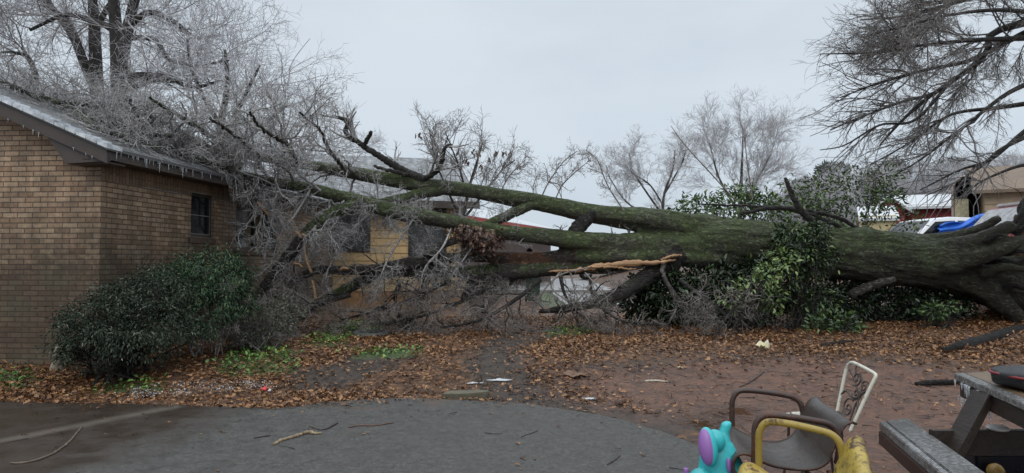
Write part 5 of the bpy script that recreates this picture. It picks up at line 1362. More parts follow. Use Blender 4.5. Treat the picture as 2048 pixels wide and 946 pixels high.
# ------------------------------------------------------------------ shrubs
def shrub(name, label, base, lobes, n, lmin, lmax, wr, mat, seed, droop=-.6, stems=14, stem_m='twig_brown', inner=.55, cat='shrub', group=None, sprigs=0, **kw):
    rng = np.random.default_rng(seed); b = np.array(base, float); b[2] = float(gz(b[0], b[1]))
    e_ = empty(name, b, label, cat, group)
    full = [tuple(l) for l in lobes]
    for l in lobes:
        for _ in range(sprigs):
            d_ = norm(rng.normal(size=(1, 3)) + (0, -.3, .35))[0]; f_ = rng.uniform(.22, .42)
            full.append((*(np.array(l[:3]) + d_ * np.array(l[3:6]) * rng.uniform(.75, 1.05)), l[3] * f_, l[4] * f_, l[5] * f_))
    p, d = blob_leaves(rng, n, full, inner)
    p = p + d * np.abs(rng.normal(0, .035, (n, 1))) * (1 + 1.4 * (np.sin(d[:, :1] * 23 + p[:, 2:] * 17) > .55))
    p[:, 2] = np.maximum(p[:, 2], gz(p[:, 0], p[:, 1]) + .03)
    if sprigs >= 6:                                   # gaps where bare stems show
        fld = np.array([mnoise.noise(Vector(q_) * 4.2) + .6 * mnoise.noise(Vector(q_) * 9.0) for q_ in p]); ok_ = fld > -.16
        p, d = p[ok_], d[ok_]; n = len(p)
    ln_2 = rng.uniform(lmin, lmax, n)
    leaf_obj('foliage', p, d * .8 + rng.normal(0, .45, (n, 3)) + np.array([0, 0, droop]), d + np.array([0, 0, .6]) + rng.normal(0, .4, (n, 3)), ln_2, ln_2 * wr * rng.uniform(.8, 1.2, n), mat, e_, rng)
    S = np.repeat(b[None], stems, 0) + np.c_[rng.normal(0, .14, (stems, 2)), np.zeros(stems)]
    L_ = np.array(lobes); tgt = L_[rng.integers(0, len(lobes), stems)]
    tp = tgt[:, :3] + norm(rng.normal(size=(stems, 3))) * tgt[:, 3:6] * rng.uniform(.6, 1.2, (stems, 1))
    D = tp - S; Ln = np.linalg.norm(D, axis=1)
    st = grow(S, norm(D), Ln, rng.uniform(.008, .02, stems), 10, .08, 0, rng)
    cr = Crown(); cr.add(0, st); cr.fill(*st, (6, 4, 3), ((.15, .35), (.1, .22), (.05, .13)), rng, up=(.1, 0, 0), cls0=1, rmin=.0025)
    g = cr.g[0] + cr.g[1] + cr.g[2]; V, F = tubes(g, 4)
    V[:, 2] = np.maximum(V[:, 2], gz(V[:, 0], V[:, 1]) + .005)
    link_mesh('stems', np_mesh('stems', V, F), M[stem_m], e_, smooth=True)
    return e_
def lobe(px_, py_, d_, rx, ry, rz): return (*P(px_, py_, d_), pix(rx, d_), ry, pix(rz, d_))
shrub('evergreen_shrub', 'tall rounded evergreen shrub below the first window of the brick house', P(405, 700, 9.2),
      [lobe(425, 545, 9.3, 68, .50, 44), (lobe(380, 570, 9.2, 60, .5, 42)), lobe(455, 575, 9.3, 42, .4, 50), lobe(400, 615, 9.1, 78, .5, 50), lobe(340, 560, 9.3, 36, .35, 30)], 17000, .035, .070, .27, M['leaf_round'], 71, -.75, sprigs=7, inner=.5)
shrub('evergreen_shrub', 'wide dark shrub leaning along the brick corner with drooping dull leaves', P(240, 745, 8.1),
      [lobe(290, 600, 8.3, 70, .42, 44), lobe(210, 630, 8.1, 70, .42, 44), lobe(160, 670, 8.0, 45, .35, 50), lobe(250, 670, 8.0, 90, .42, 52), lobe(330, 655, 8.2, 60, .4, 62), lobe(185, 700, 7.9, 55, .3, 32), lobe(320, 560, 8.5, 40, .3, 24)], 21000, .026, .055, .30, M['leaf_dark'], 72, -.45, stems=30, sprigs=8, inner=.45, stem_m='bark_dark')
shrub('evergreen_shrub', 'sparse greyish twiggy shrub right of the tall rounded shrub', P(520, 690, 9.8),
      [lobe(525, 640, 9.9, 58, .4, 40), lobe(565, 635, 10, 34, .3, 34), lobe(480, 665, 9.7, 36, .3, 26)], 3200, .03, .06, .36, M['leaf_sparse'], 73, -.1, stems=26, inner=.2, sprigs=6)
EV = M['leaf_ever']; ED = M['leaf_ever_shaded']; EB = leaf_mat('bright_evergreen_leaf', [(0, (.028, .060, .018)), (.6, (.070, .125, .030)), (.9, (.14, .22, .06)), (1, (.26, .31, .11))], .35)
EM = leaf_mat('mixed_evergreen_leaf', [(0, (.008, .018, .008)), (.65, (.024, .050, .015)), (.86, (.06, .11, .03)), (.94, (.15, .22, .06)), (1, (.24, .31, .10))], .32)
shrub('broadleaf_shrub', 'glossy broadleaf shrub standing behind the upper stem near its fork', P(1440, 560, 15.3), [lobe(1400, 418, 15.2, 44, .5, 20), lobe(1470, 408, 15.3, 50, .6, 28), lobe(1530, 425, 15.2, 40, .5, 34), lobe(1360, 428, 15, 22, .3, 10)], 1900, .08, .13, .38, EB, 74, -.1, inner=.2, sprigs=4, stem_m='bark_dark')
shrub('broadleaf_shrub', 'tall broadleaf shrub rising behind the mossy trunk beside the cream shed', P(1660, 560, 15.6), [lobe(1640, 395, 15.5, 60, .6, 40), lobe(1710, 385, 15.6, 70, .6, 46), lobe(1600, 430, 15.4, 50, .5, 34), lobe(1775, 400, 15.5, 26, .4, 40), lobe(1690, 448, 15.2, 60, .5, 18), lobe(1765, 350, 15.6, 30, .4, 24), lobe(1825, 440, 15.3, 18, .3, 18)], 2300, .08, .13, .38, EB, 75, -.15, inner=.15, sprigs=4, stem_m='bark_dark')
shrub('broadleaf_shrub', 'crushed broadleaf shrub wrapped over the front of the fallen trunk', P(1590, 640, 12.6), [lobe(1590, 490, 12.8, 40, .3, 46), lobe(1625, 515, 12.9, 38, .3, 44), lobe(1560, 565, 12.9, 50, .3, 46), lobe(1620, 595, 12.9, 56, .3, 36), lobe(1640, 462, 12.9, 18, .2, 20)], 3900, .07, .12, .38, EM, 76, -.3, inner=.2, sprigs=4, stem_m='bark_dark')
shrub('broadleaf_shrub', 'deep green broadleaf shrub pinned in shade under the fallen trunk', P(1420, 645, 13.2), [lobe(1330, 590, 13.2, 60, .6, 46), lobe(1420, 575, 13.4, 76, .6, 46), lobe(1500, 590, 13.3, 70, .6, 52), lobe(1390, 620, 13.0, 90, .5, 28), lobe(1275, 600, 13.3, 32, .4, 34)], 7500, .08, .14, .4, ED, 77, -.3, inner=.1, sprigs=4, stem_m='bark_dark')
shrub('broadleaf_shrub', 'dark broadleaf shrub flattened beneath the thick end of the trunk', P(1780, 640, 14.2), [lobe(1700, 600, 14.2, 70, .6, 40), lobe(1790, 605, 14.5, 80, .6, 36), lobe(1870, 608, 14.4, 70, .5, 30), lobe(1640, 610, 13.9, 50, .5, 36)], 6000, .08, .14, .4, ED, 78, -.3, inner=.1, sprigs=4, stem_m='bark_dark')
shrub('leafy_branch', 'pale green leafy spray hanging before the dark shrub mass', P(1500, 640, 11.7), [lobe(1500, 575, 11.7, 34, .25, 20), lobe(1470, 600, 11.6, 26, .2, 16), lobe(1535, 550, 11.8, 26, .25, 20), lobe(1570, 520, 12.0, 22, .25, 26), lobe(1545, 600, 11.8, 18, .2, 22)], 420, .08, .13, .42, leaf_mat('pale_green_leaf', [(0, (.06, .11, .026)), (.6, (.13, .20, .055)), (1, (.26, .33, .13))], .3), 79, -.2, inner=.1, stems=10, stem_m='bark_dark', cat='branch')
shrub('leafy_branch', 'small broken leafy branch lying on brown leaves below the trunk', P(1680, 668, 11.9), [lobe(1665, 640, 12.1, 44, .3, 13), lobe(1700, 652, 11.9, 26, .25, 9), lobe(1640, 655, 11.9, 26, .2, 8)], 420, .08, .13, .4, EV, 80, -.1, inner=.1, stems=6, stem_m='bark_dark', cat='branch')
shrub('leafy_branch', 'green leafy sprig lying in the brown leaves near the roots', P(1870, 640, 12.6), [lobe(1868, 622, 12.7, 24, .2, 11), lobe(1900, 612, 12.8, 14, .2, 8)], 200, .08, .12, .4, EV, 81, -.1, inner=.1, stems=5, stem_m='bark_dark', cat='branch')

# ------------------------------------------------------------------ leaves, weeds, sleet on the ground
rl = np.random.default_rng(90)
def scatter(n, x0, x1, y0, y1, key, rng, pw=1.0, fall=True):
    x = rng.uniform(x0, x1, n * 3); y = rng.uniform(y0, y1, n * 3)
    z_ = zones(x, y); w = np.clip(z_[key], 0, 1) ** pw
    if fall: w = w * (.35 + .65 * sst(-.5, .9, np.sin(x * 2.1 + np.sin(y * 1.7)) + np.sin(y * 2.7 - x) * .8)) * sst(20, 12, y)
    padpoly = [p[:2] for p in out2]
    inside = pip(padpoly, x, y)
    dpad = seg_dist(padpoly, x, y); w = np.where(inside, w * .55 * np.exp(-dpad / .10), w)
    s_, t_ = (x - HC[0]) * HA[0] + (y - HC[1]) * HA[1], (x - HC[0]) * HB[0] + (y - HC[1]) * HB[1]
    w = np.where((s_ > 0) & (t_ > 0), 0, w)
    i = np.flatnonzero(rng.uniform(size=len(x)) < w)[:n]
    return x[i], y[i]
x, y = scatter(72000, -8.5, 10.5, 6.6, 15.5, 'leafy', rl)
n_ = len(x); p = np.stack([x, y, np.maximum(gz(x, y), np.where(pip([q_[:2] for q_ in out2], x, y), .036, -9)) + rl.uniform(.006, .04, n_)], 1)
lf_ = leaf_obj('fallen_leaves', p, np.c_[rl.normal(size=(n_, 2)), rl.normal(0, .25, n_)], np.c_[rl.normal(0, .45, (n_, 2)), np.ones(n_)], rl.uniform(.025, .082, n_), rl.uniform(.016, .05, n_), M['leaf_oak'], None, rl, oak=True)
tag(lf_, 'brown fallen oak leaves strewn over the yard', 'leaves', kind='stuff')
# leaves lying loose on paving and mud: stuff of the same kind
x = rl.uniform(-6, 5.5, 2600); y = rl.uniform(3.3, 8.4, 2600)
inside = pip([p_[:2] for p_ in out2], x, y)
kp = rl.uniform(size=2600) < np.where(inside, .20, .8) ; x, y, inside = x[kp], y[kp], inside[kp]; n_ = len(x)
p = np.stack([x, y, np.where(inside, .041, gz(x, y) + .01)], 1)
tag(leaf_obj('loose_leaves', p, np.c_[rl.normal(size=(n_, 2)), rl.normal(0, .08, n_)], np.c_[rl.normal(0, .15, (n_, 2)), np.ones(n_)], np.where(inside, .012, .02) + .055 * rl.uniform(0, 1, n_) ** 3, np.where(inside, .008, .015) + .035 * rl.uniform(0, 1, n_) ** 3, M['leaf_oak'], None, rl, oak=True), 'scattered wet leaves on the paving and mud', 'leaves', kind='stuff')
# mound of leaves thrown up at the root plate
th = rl.uniform(0, 1, 2600); p = np.c_[rl.normal(11.3, .6, 2600), rl.normal(14.2, .8, 2600), np.zeros(2600)]
p[:, 2] = gz(p[:, 0], p[:, 1]) + rl.uniform(.01, .06, 2600)
tag(leaf_obj('root_leaves', p, np.c_[rl.normal(size=(2600, 2)), rl.normal(0, .4, 2600)], np.c_[rl.normal(0, .5, 2600), rl.normal(-.4, .5, 2600), np.ones(2600)], rl.uniform(.08, .14, 2600), rl.uniform(.06, .1, 2600), M['leaf_oak'], None, rl, oak=True), 'leaves piled against the upturned roots', 'leaves', kind='stuff')
# weeds
x, y = scatter(9000, -8.5, 4, 7, 16, 'grassy', rl, 2.0, False); n_ = len(x)
p = np.stack([x, y, gz(x, y) + rl.uniform(.0, .07, n_)], 1)
tag(leaf_obj('weeds', p, np.c_[rl.normal(size=(n_, 2)), rl.uniform(.1, 1.0, n_)], np.c_[rl.normal(0, .6, (n_, 2)), np.ones(n_)], rl.uniform(.03, .075, n_), rl.uniform(.015, .045, n_), M['weed'], None, rl), 'low green weeds at the foot of the shrubs', 'weeds', kind='stuff')
# sleet lying on leaves in a band
sl_poly = [G(250, 790)[:2], G(330, 778)[:2], G(430, 770)[:2], G(530, 768)[:2], G(530, 780)[:2], G(430, 785)[:2], G(300, 797)[:2]]
x = rl.uniform(-6.5, -1.5, 14000); y = rl.uniform(7, 9, 14000); dd = seg_dist(sl_poly, x, y) * np.where(pip(sl_poly, x, y), 1, -1)
kp = (dd > -.12) & (rl.uniform(size=len(x)) < .25 + .6 * (np.sin(x * 9) * np.sin(y * 13 + x * 3) > 0)); x, y = x[kp], y[kp]; n_ = len(x)
p = np.stack([x, y, gz(x, y) + rl.uniform(.02, .045, n_)], 1)
tag(leaf_obj('sleet', p, rl.normal(size=(n_, 3)), rl.normal(size=(n_, 3)), rl.uniform(.006, .018, n_), rl.uniform(.006, .018, n_), plain('white_sleet', (.50, .51, .52), .5, .1), None, rl), 'band of white sleet grains on brown leaves', 'sleet', kind='stuff')
# twig crumbs over the yard
S = np.c_[rl.uniform(-5, 5, 1900), rl.uniform(3.6, 12, 1900), np.zeros(1900)]
kp = rl.uniform(size=1900) < np.where(pip([p_[:2] for p_ in out2], S[:, 0], S[:, 1]), .12, 1); S = S[kp]
D = np.c_[rl.normal(size=(len(S), 2)), np.zeros(len(S))]
pts, rad = grow(S, D, rl.uniform(.03, .22, len(S)), rl.uniform(.0018, .004, len(S)), 6, .16, 0, rl)
pts[..., 2] = np.where(pip([p_[:2] for p_ in out2], pts[..., 0], pts[..., 1]), .042, gz(pts[..., 0], pts[..., 1]) + .012)
V, F = tubes([(pts, rad)], 4); tag(link_mesh('twig_debris', np_mesh('twig_debris', V, F), M['bark_dark'], smooth=True), 'small broken twigs littering paving and mud', 'twigs', kind='stuff')

# ------------------------------------------------------------------ picnic table
M['wet_wood'] = None
def wood_mat(name, a, b, axis, rough=.5, icy=0.0):
    k = NK(name, rough, .5)
    sc = {'u': (14, 1.2, 14)}[axis]
    v = k.coord('Object', sc, (0, 0, R(-15)))
    g = k.noise(2.2, 6, .7, v, .4); f = k.noise(40, 4, .7); big = k.noise(2.0, 4, .6)
    c = k.mix(g, a, b); c = k.mix(.5, c, k.ramp(f, [(.25, .5), (.75, 1.5)]), 'MULTIPLY')
    if icy: c = k.mix(k.ramp(k.math('ADD', k.math('MULTIPLY', f, .8), k.math('MULTIPLY', big, .5)), [(.62, 0), (.85, icy)]), c, (.42, .44, .46))
    k.bump(k.math('ADD', g, k.math('MULTIPLY', f, .6)), .5, .008)
    return k.done(c, k.ramp(big, [(.35, rough - .25), (.65, rough + .1)]))
W_GREY = wood_mat('weathered_grey_plank', (.036, .034, .032), (.105, .10, .096), 'u', .5, .5)
W_DARK = wood_mat('dark_wet_timber', (.012, .009, .0075), (.040, .029, .023), 'u', .55)
W_TAN = wood_mat('tan_wet_board', (.085, .058, .038), (.235, .16, .10), 'u', .38)
W_RIM = wood_mat('frosted_rim', (.055, .052, .05), (.15, .145, .14), 'u', .35, .7)
TC = np.array([2.92, 4.44]); E3 = np.array([-.259, -.966]); E1 = np.array([.94, .342]); E2 = np.array([.643, -.766])
hexv = [TC, TC + .95 * E1, TC + .95 * E1 + .95 * E2, TC + .95 * E1 + .95 * E2 + 1.15 * E3, TC + .95 * E2 + 1.15 * E3, TC + 1.15 * E3]
cen = sum(hexv) / 6
table = empty('picnic_table', (cen[0], cen[1], 0), 'weathered picnic table with icy edge and tan wet top', 'picnic table')
wv = np.array([.966, -.259])
def clip_strip(poly, a, b):
    for lim, s in ((a, 1), (b, -1)):
        res = []
        for i in range(len(poly)):
            p, q = poly[i], poly[(i + 1) % len(poly)]
            dp, dq = ((p - TC) @ wv - lim) * s, ((q - TC) @ wv - lim) * s
            if dp >= 0: res.append(p)
            if dp * dq < 0: res.append(p + (q - p) * dp / (dp - dq))
        poly = res
        if len(poly) < 3: return None
    return poly
for i, (a, b, m_) in enumerate([(0, .075, W_RIM), (.083, .50, W_TAN), (.508, .93, W_TAN), (.938, 1.36, W_TAN), (1.368, 2.2, W_TAN)]):
    pl = clip_strip(hexv, a, b)
    if pl is None: continue
    mb = MB(); pl = pl[::-1]; dz = RNG.uniform(-.002, .002)
    mb.hexa([(p[0], p[1], .712 + dz) for p in pl], [(p[0], p[1], .75 + dz) for p in pl]); mb.build('top_plank', m_, table, bevel=.004)
mb = MB(); a_ = hexv[5] + wv * .035; b_ = hexv[0] + wv * .035 + E3 * .05
mb.beam((*a_, .66), (*b_, .66), .04, .10); mb.build('apron', W_DARK, table, bevel=.004)
for q in range(15):
    f = RNG.uniform(.02, .48); p = hexv[0] + (hexv[5] - hexv[0]) * f - wv * .004
    hang_icicle((p[0], p[1], .714 - .0), table, [0, 0, 1, 1, 2])
for q in range(14):
    f = .03 + .033 * q + RNG.uniform(-.008, .008); p = hexv[0] + (hexv[5] - hexv[0]) * f + wv * .013
    hang_icicle((p[0], p[1], .613), table, [0, 0, 1])
mb = MB(); mb.beam((2.80, 3.99, .71), (2.40, 3.99, .0), .045, .155, (0, 1, 0)); 
mb.v = [tuple(v) for v in mb.v]; mb.build('leg', W_DARK, table, bevel=.004)
mb = MB(); mb.beam((3.75, 3.99, .71), (4.2, 3.99, .0), .045, .155, (0, 1, 0)); mb.build('leg', W_DARK, table, bevel=.004)
mb = MB(); mb.beam((2.515, 4.05, .405), (4.3, 4.05, .405), .045, .15); mb.build('brace', W_DARK, table, bevel=.004)
b0, b1 = np.array([2.387, 4.38]), np.array([2.636, 4.483]); bd = np.array([-.25, -.968])
for a, b, nm in [(0, .20, 'bench_plank'), (.235, 1.0, 'bench_plank')]:
    p0, p1 = b0 + (b1 - b0) * a, b0 + (b1 - b0) * b
    pl = [p0, p0 + bd * 2.3, p1 + bd * 2.3, p1]
    mb = MB(); mb.hexa([(p[0], p[1], .395) for p in pl], [(p[0], p[1], .45) for p in pl]); mb.build(nm, W_GREY if a else W_RIM, table, bevel=.005)
mb = MB(); p0 = b0 + (b1 - b0) * .03; 
mb.beam((*(p0 + bd * .02), .352), (*(p0 + bd * 2.3), .352), .03, .085); mb.build('bench_apron', plain('red_brown_board', (.055, .030, .024), .5, .35, 5, .2), table, bevel=.004)
mb = MB(); mb.beam((2.50, 3.70, .33), (2.30, 3.70, .33), .05, .12); mb.beam((2.33, 3.70, .39), (2.24, 3.70, 0.0), .05, .10, (0, 1, 0)); mb.build('bench_support', W_DARK, table)

def ellipsoid(name, c, r, mat, parent=None, lump=0.0, seed=0, seg=28, ring=16, rot=None, freq=6):
    rng = np.random.default_rng(seed); ph = rng.uniform(0, 6.28, 4); V = []; F = []; T = []
    for i in range(ring + 1):
        th = math.pi * i / ring
        for j in range(seg):
            f = 2 * math.pi * j / seg; d = np.array([math.sin(th) * math.cos(f), math.sin(th) * math.sin(f), math.cos(th)])
            w = 1 + lump * (math.sin(freq * d[0] + ph[0]) * math.sin(freq * d[1] + ph[1]) + .6 * math.sin(1.7 * freq * d[2] + ph[2] + 3 * d[0]))
            V.append(d * np.array(r) * w)
    for i in range(ring):
        for j in range(seg): F.append([i * seg + j, (i + 1) * seg + j, (i + 1) * seg + (j + 1) % seg, i * seg + (j + 1) % seg])
    V = np.array(V)
    if rot is not None: V = V @ np.array(rot).T
    return link_mesh(name, np_mesh(name, V + np.array(c), [np.array(F)]), mat, parent, smooth=True)
bag = empty('bag', (3.12, 3.92, .752), 'black padded bag with red edge lying on the picnic table', 'bag')
k = NK('black_nylon', .4, .5); k.bump(k.noise(14, 5, .6), .7, .02); M['nylon'] = k.done((.012, .013, .015))
def superbox(name, c, r, mat, parent, lump=.05, seed=3, p_=.55):
    o = []; rng = np.random.default_rng(seed); ph = rng.uniform(0, 6, 3); V = []; F = []; seg, ring = 36, 18
    for i in range(ring + 1):
        th = math.pi * i / ring
        for j in range(seg):
            f = 2 * math.pi * j / seg; d = np.array([math.sin(th) * math.cos(f), math.sin(th) * math.sin(f), math.cos(th)])
            d = np.sign(d) * np.abs(d) ** p_; w = 1 + lump * math.sin(5 * d[0] + ph[0]) * math.sin(5 * d[1] + ph[1] + 2 * d[2])
            V.append(d * np.array(r) * w)
    for i in range(ring):
        for j in range(seg): F.append([i * seg + j, (i + 1) * seg + j, (i + 1) * seg + (j + 1) % seg, i * seg + (j + 1) % seg])
    return link_mesh(name, np_mesh(name, np.array(V) + np.array(c), [np.array(F)]), mat, parent, smooth=True)
superbox('body', (3.12, 3.92, .81), (.26, .20, .062), M['nylon'], bag)
ring_ = [(3.12 + .255 * math.copysign(abs(math.cos(a)) ** .55, math.cos(a)), 3.92 + .197 * math.copysign(abs(math.sin(a)) ** .55, math.sin(a)), .83) for a in np.linspace(R(100), R(260), 12)]
tube_obj('piping', ring_, .008, plain('red_piping', (.20, .02, .025), .4, .2), bag, 8)
V, F, caps = tube_mb([(2.92, 4.05, .481), (2.92, 4.05, .492), (2.92, 4.05, .503)], [.055, .062, .045], 20, 8)
tag(link_mesh('lid', np_mesh('lid', V, [F] + caps), plain('white_plastic', (.66, .66, .65), .4, .05), smooth=False), 'small white plastic lid lying on the table brace', 'lid')
ellipsoid('ball', (0, 0, 0), (.055, .055, .055), plain('yellow_ball', (.26, .15, .025), .5, .4, 14, .2), None, .02, 5)
bo = bpy.data.objects['ball']; pb = P(1991, 928, 4.68); bo.location = (pb[0], pb[1], float(gz(pb[0], pb[1])) + .055)
tag(bo, 'muddy yellow ball on the ground under the picnic table', 'ball')
tb2 = empty('storage_tub', (3.62, 4.95, 0), 'dark navy plastic tub under the picnic table behind the yellow ball', 'tub')
nav = plain('navy_plastic', (.012, .016, .026), .35, .3)
zt0 = float(gz(3.62, 4.95)) - .01
mb = MB(); q = [(-.36, -.2), (.30, -.2), (.30, .2), (-.36, .2)]
mb.hexa([(3.62 + x * .92, 4.95 + y * .92, zt0) for x, y in q], [(3.62 + x, 4.95 + y, zt0 + .16) for x, y in q]); mb.build('body', nav, tb2, bevel=.015)
mb = MB(); mb.hexa([(3.62 + x * 1.05, 4.95 + y * 1.06, zt0 + .161) for x, y in q], [(3.62 + x * 1.02, 4.95 + y * 1.02, zt0 + .19) for x, y in q]); mb.build('lid', nav, tb2, bevel=.01)

# ------------------------------------------------------------------ metal patio chairs
def rust_mat(name, a, b, rust, amt, rough=.5, rib=0.0):
    k = NK(name, rough, .5); n = k.noise(7, 7, .72); f = k.noise(40, 4, .7)
    c = k.mix(k.noise(3, 4, .6), a, b)
    m = k.ramp(k.math('ADD', n, k.math('MULTIPLY', k.math('SUBTRACT', f, .5), .35)), [(.62 - amt, 0), (.74 - amt, 1)])
    c = k.mix(m, c, k.mix(f, rust, tuple(x * .4 for x in rust)))
    k.bump(k.math('ADD', m, k.math('MULTIPLY', f, .5)), .4, .004)
    return k.done(c, k.ramp(n, [(.3, rough - .15), (.7, rough + .2)]))
BR_T = rust_mat('rusty_brown_tube', (.028, .016, .012), (.056, .032, .025), (.12, .042, .018), .14, .42)
BR_S = rust_mat('worn_brown_sheet', (.026, .021, .018), (.072, .060, .053), (.085, .045, .035), .06, .38)
YE_T = rust_mat('worn_yellow_tube', (.26, .175, .030), (.36, .27, .065), (.10, .055, .022), .08, .45)
YE_S = rust_mat('worn_yellow_sheet', (.34, .235, .035), (.46, .35, .075), (.11, .055, .030), .16, .4)
def patio_chair(label, org, fdir, tilt, tube_m, sheet_m, fs=1.0):
    F3 = np.array([*fdir, 0.0]); F3 /= np.linalg.norm(F3); L0 = np.array([F3[1], -F3[0], 0]) * -1.0     # L0 points to the camera side
    if L0[1] > 0: L0 = -L0
    U0 = np.array([0, 0, 1.0]); L3 = L0 * math.cos(tilt) - U0 * math.sin(tilt); U3 = U0 * math.cos(tilt) + L0 * math.sin(tilt)
    T = lambda f, l, z: np.array([org[0], org[1], org[2]]) + F3 * f * fs + L3 * l + U3 * z
    e_ = empty('patio_chair', (org[0], org[1], 0), label, 'chair', 'metal patio chairs')
    prof = np.array([(.265, .295), (.305, .315), (.325, .355), (.318, .40), (.285, .428), (.235, .425), (.17, .395), (.09, .365), (.0, .350), (-.08, .352), (-.15, .378), (-.20, .43), (-.235, .495), (-.262, .555), (-.292, .600), (-.325, .618), (-.352, .605)])
    pr = resample(np.c_[prof, np.zeros(len(prof))], 72)[:, :2]; nu = 41; V = []; Ps = np.linspace(-1, 1, nu)
    for i, (f, z) in enumerate(pr):
        s = i / 71
        hw = .315 - .050 * math.exp(-((s - .50) / .13) ** 2)          # waisted sides, open below the arm
        for u in Ps:
            sag = -.020 * (1 - u * u) * math.exp(-((s - .48) / .25) ** 2)
            rib = .0022 * math.cos(u * math.pi * 24) * (1 if .04 < s < .97 else .3)
            V.append(T(f + (.014 * u * u if s > .75 else 0), u * hw, z + sag + rib + .018 * abs(u) ** 6))
    n = len(pr); ii_ = np.arange(n * nu).reshape(n, nu)
    Fq = np.stack([ii_[:-1, :-1], ii_[1:, :-1], ii_[1:, 1:], ii_[:-1, 1:]], -1).reshape(-1, 4)
    sh = link_mesh('seat_shell', np_mesh('seat_shell', np.array(V), Fq), sheet_m, e_, smooth=True)
    md = sh.modifiers.new('t', 'SOLIDIFY'); md.thickness = .006
    for s in (-1, 1):                                  # rolled edge bead along both sides
        bead = [V[i * nu + (0 if s < 0 else nu - 1)] for i in range(0, n, 3)]
        tube_obj('edge_bead', bead, .0075, tube_m, sh, 8, 90)
    for s in (-1, 1):                                  # arm and legs of one bent tube each side
        arm = [(.215, s * .325, .36), (.213, s * .335, .52), (.208, s * .336, .60), (.175, s * .337, .650), (.12, s * .337, .662), (.0, s * .337, .655), (-.12, s * .337, .640), (-.185, s * .335, .625), (-.225, s * .33, .585), (-.238, s * .325, .50), (-.235, s * .30, .42)]
        tube_obj('arm', [T(*p) for p in arm], .0165, tube_m, e_, 12, 70)
    for s in (-1, 1):
        for f0, f1 in ((.21, .26), (-.20, -.30)):
            g0 = T(f1, s * .31, 0); gh = float(gz(g0[0], g0[1])); pz = T(f0, s * .27, .37)
            tube_obj('leg', [pz, (pz * .5 + np.array([g0[0], g0[1], gh]) * .5), np.array([g0[0], g0[1], gh + .002])], .014, tube_m, e_, 10, 20)
    return e_
patio_chair('rusty brown metal patio chair behind the yellow one', (1.515, 3.83, .028), (-.985, .15), 0.0, BR_T, BR_S, .93)
patio_chair('worn yellow metal patio chair nearest the camera', (1.235, 2.93, .03), (-.90, .40), R(9), YE_T, YE_S, .80)

# ------------------------------------------------------------------ white wrought iron chair
WI = rust_mat('flaking_white_paint', (.52, .50, .42), (.62, .60, .52), (.035, .022, .018), .10, .45)
WD = rust_mat('rusted_scrollwork', (.030, .022, .018), (.055, .04, .034), (.50, .48, .42), -.06, .5)
ic = empty('wrought_iron_chair', (2.02, 4.55, 0), 'white wrought iron chair with scrollwork back and flaking paint', 'chair')
sc_, sr, sz = np.array([2.03, 4.52]), .195, .425
rim = [(sc_[0] + sr * math.cos(a), sc_[1] + sr * math.sin(a), sz) for a in np.linspace(0, 2 * math.pi, 33)]
tube_obj('seat_rim', rim, .014, WI, ic, 10, 90)
items = []
for t in np.linspace(-.16, .16, 14):
    h = math.sqrt(sr * sr - t * t) - .01
    items.append(([(sc_[0] + t, sc_[1] - h, sz), (sc_[0] + t, sc_[1] + h, sz)], .0035)); items.append(([(sc_[0] - h, sc_[1] + t, sz + .003), (sc_[0] + h, sc_[1] + t, sz + .003)], .0035))
multi_tube('seat_lattice', items, rust_mat('lattice_white', (.42, .41, .37), (.5, .49, .45), (.03, .02, .018), .14), ic, 6, 4)
B00, B10, B01, B11 = np.array([2.245, 4.66, sz]), np.array([2.175, 4.33, sz - .02]), np.array([2.335, 4.66, .80]), np.array([2.335, 4.30, .772])
def BK(u, v): return (B00 * (1 - u) + B10 * u) * (1 - v) + (B01 * (1 - u) + B11 * u) * v
tube_obj('back_frame', [BK(0, -.02), BK(-.02, .4), BK(-.02, .8), BK(.02, .93), BK(.14, 1.0), BK(.3, 1.01), BK(.7, 1.0), BK(.95, .985), BK(1.0, .95), BK(1.0, .85), BK(.99, .55), BK(1.0, .3), BK(1, -.02)], .0115, WI, ic, 10, 110)
def spiral(cu, cv, r0, turns, a0, ru=1.0): 
    return [BK(cu + ru * r0 * (1 - i / 26 * .88) * math.cos(a0 + turns * 6.283 * i / 26), cv + r0 * (1 - i / 26 * .88) * math.sin(a0 + turns * 6.283 * i / 26)) for i in range(27)]
items = [([*reversed(spiral(.5, .26, .17, 1.5, 1.2, 1.6))], .0055), (spiral(.62, .55, .12, 1.4, 3.4, 1.3), .0055), (spiral(.45, .78, .13, 1.4, 4.4, 1.4), .0055), (spiral(.8, .72, .10, 1.3, 1.0, 1.3), .005),
         ([BK(.02, .40), BK(.2, .50), BK(.5, .46), BK(.75, .52), BK(.8, .62)], .006), ([BK(.78, .1), BK(.75, .35), BK(.78, .55), BK(.7, .75), BK(.5, .9)], .006), ([BK(.1, .86), BK(.4, .74), BK(.6, .62), BK(.75, .5)], .006),
         ([BK(.03, .08), BK(.35, .10), BK(.7, .06), BK(.98, .05)], .006), ([BK(.3, .98), BK(.35, .88), BK(.5, .82)], .005), ([BK(.98, .7), BK(.85, .62), BK(.78, .48), BK(.92, .3)], .006)]
multi_tube('scrollwork', items, WD, ic, 8)
for a in (.6, 2.3, 3.9, 5.4):
    p0 = np.array([sc_[0] + sr * .9 * math.cos(a), sc_[1] + sr * .9 * math.sin(a), sz - .01]); p1 = np.array([sc_[0] + sr * 1.15 * math.cos(a), sc_[1] + sr * 1.15 * math.sin(a), 0]); p1[2] = float(gz(p1[0], p1[1]))
    tube_obj('leg', [p0, (p0 + p1) / 2 + (-.012 * math.cos(a), -.012 * math.sin(a), 0), p1], .0095, WD, ic, 8, 20)

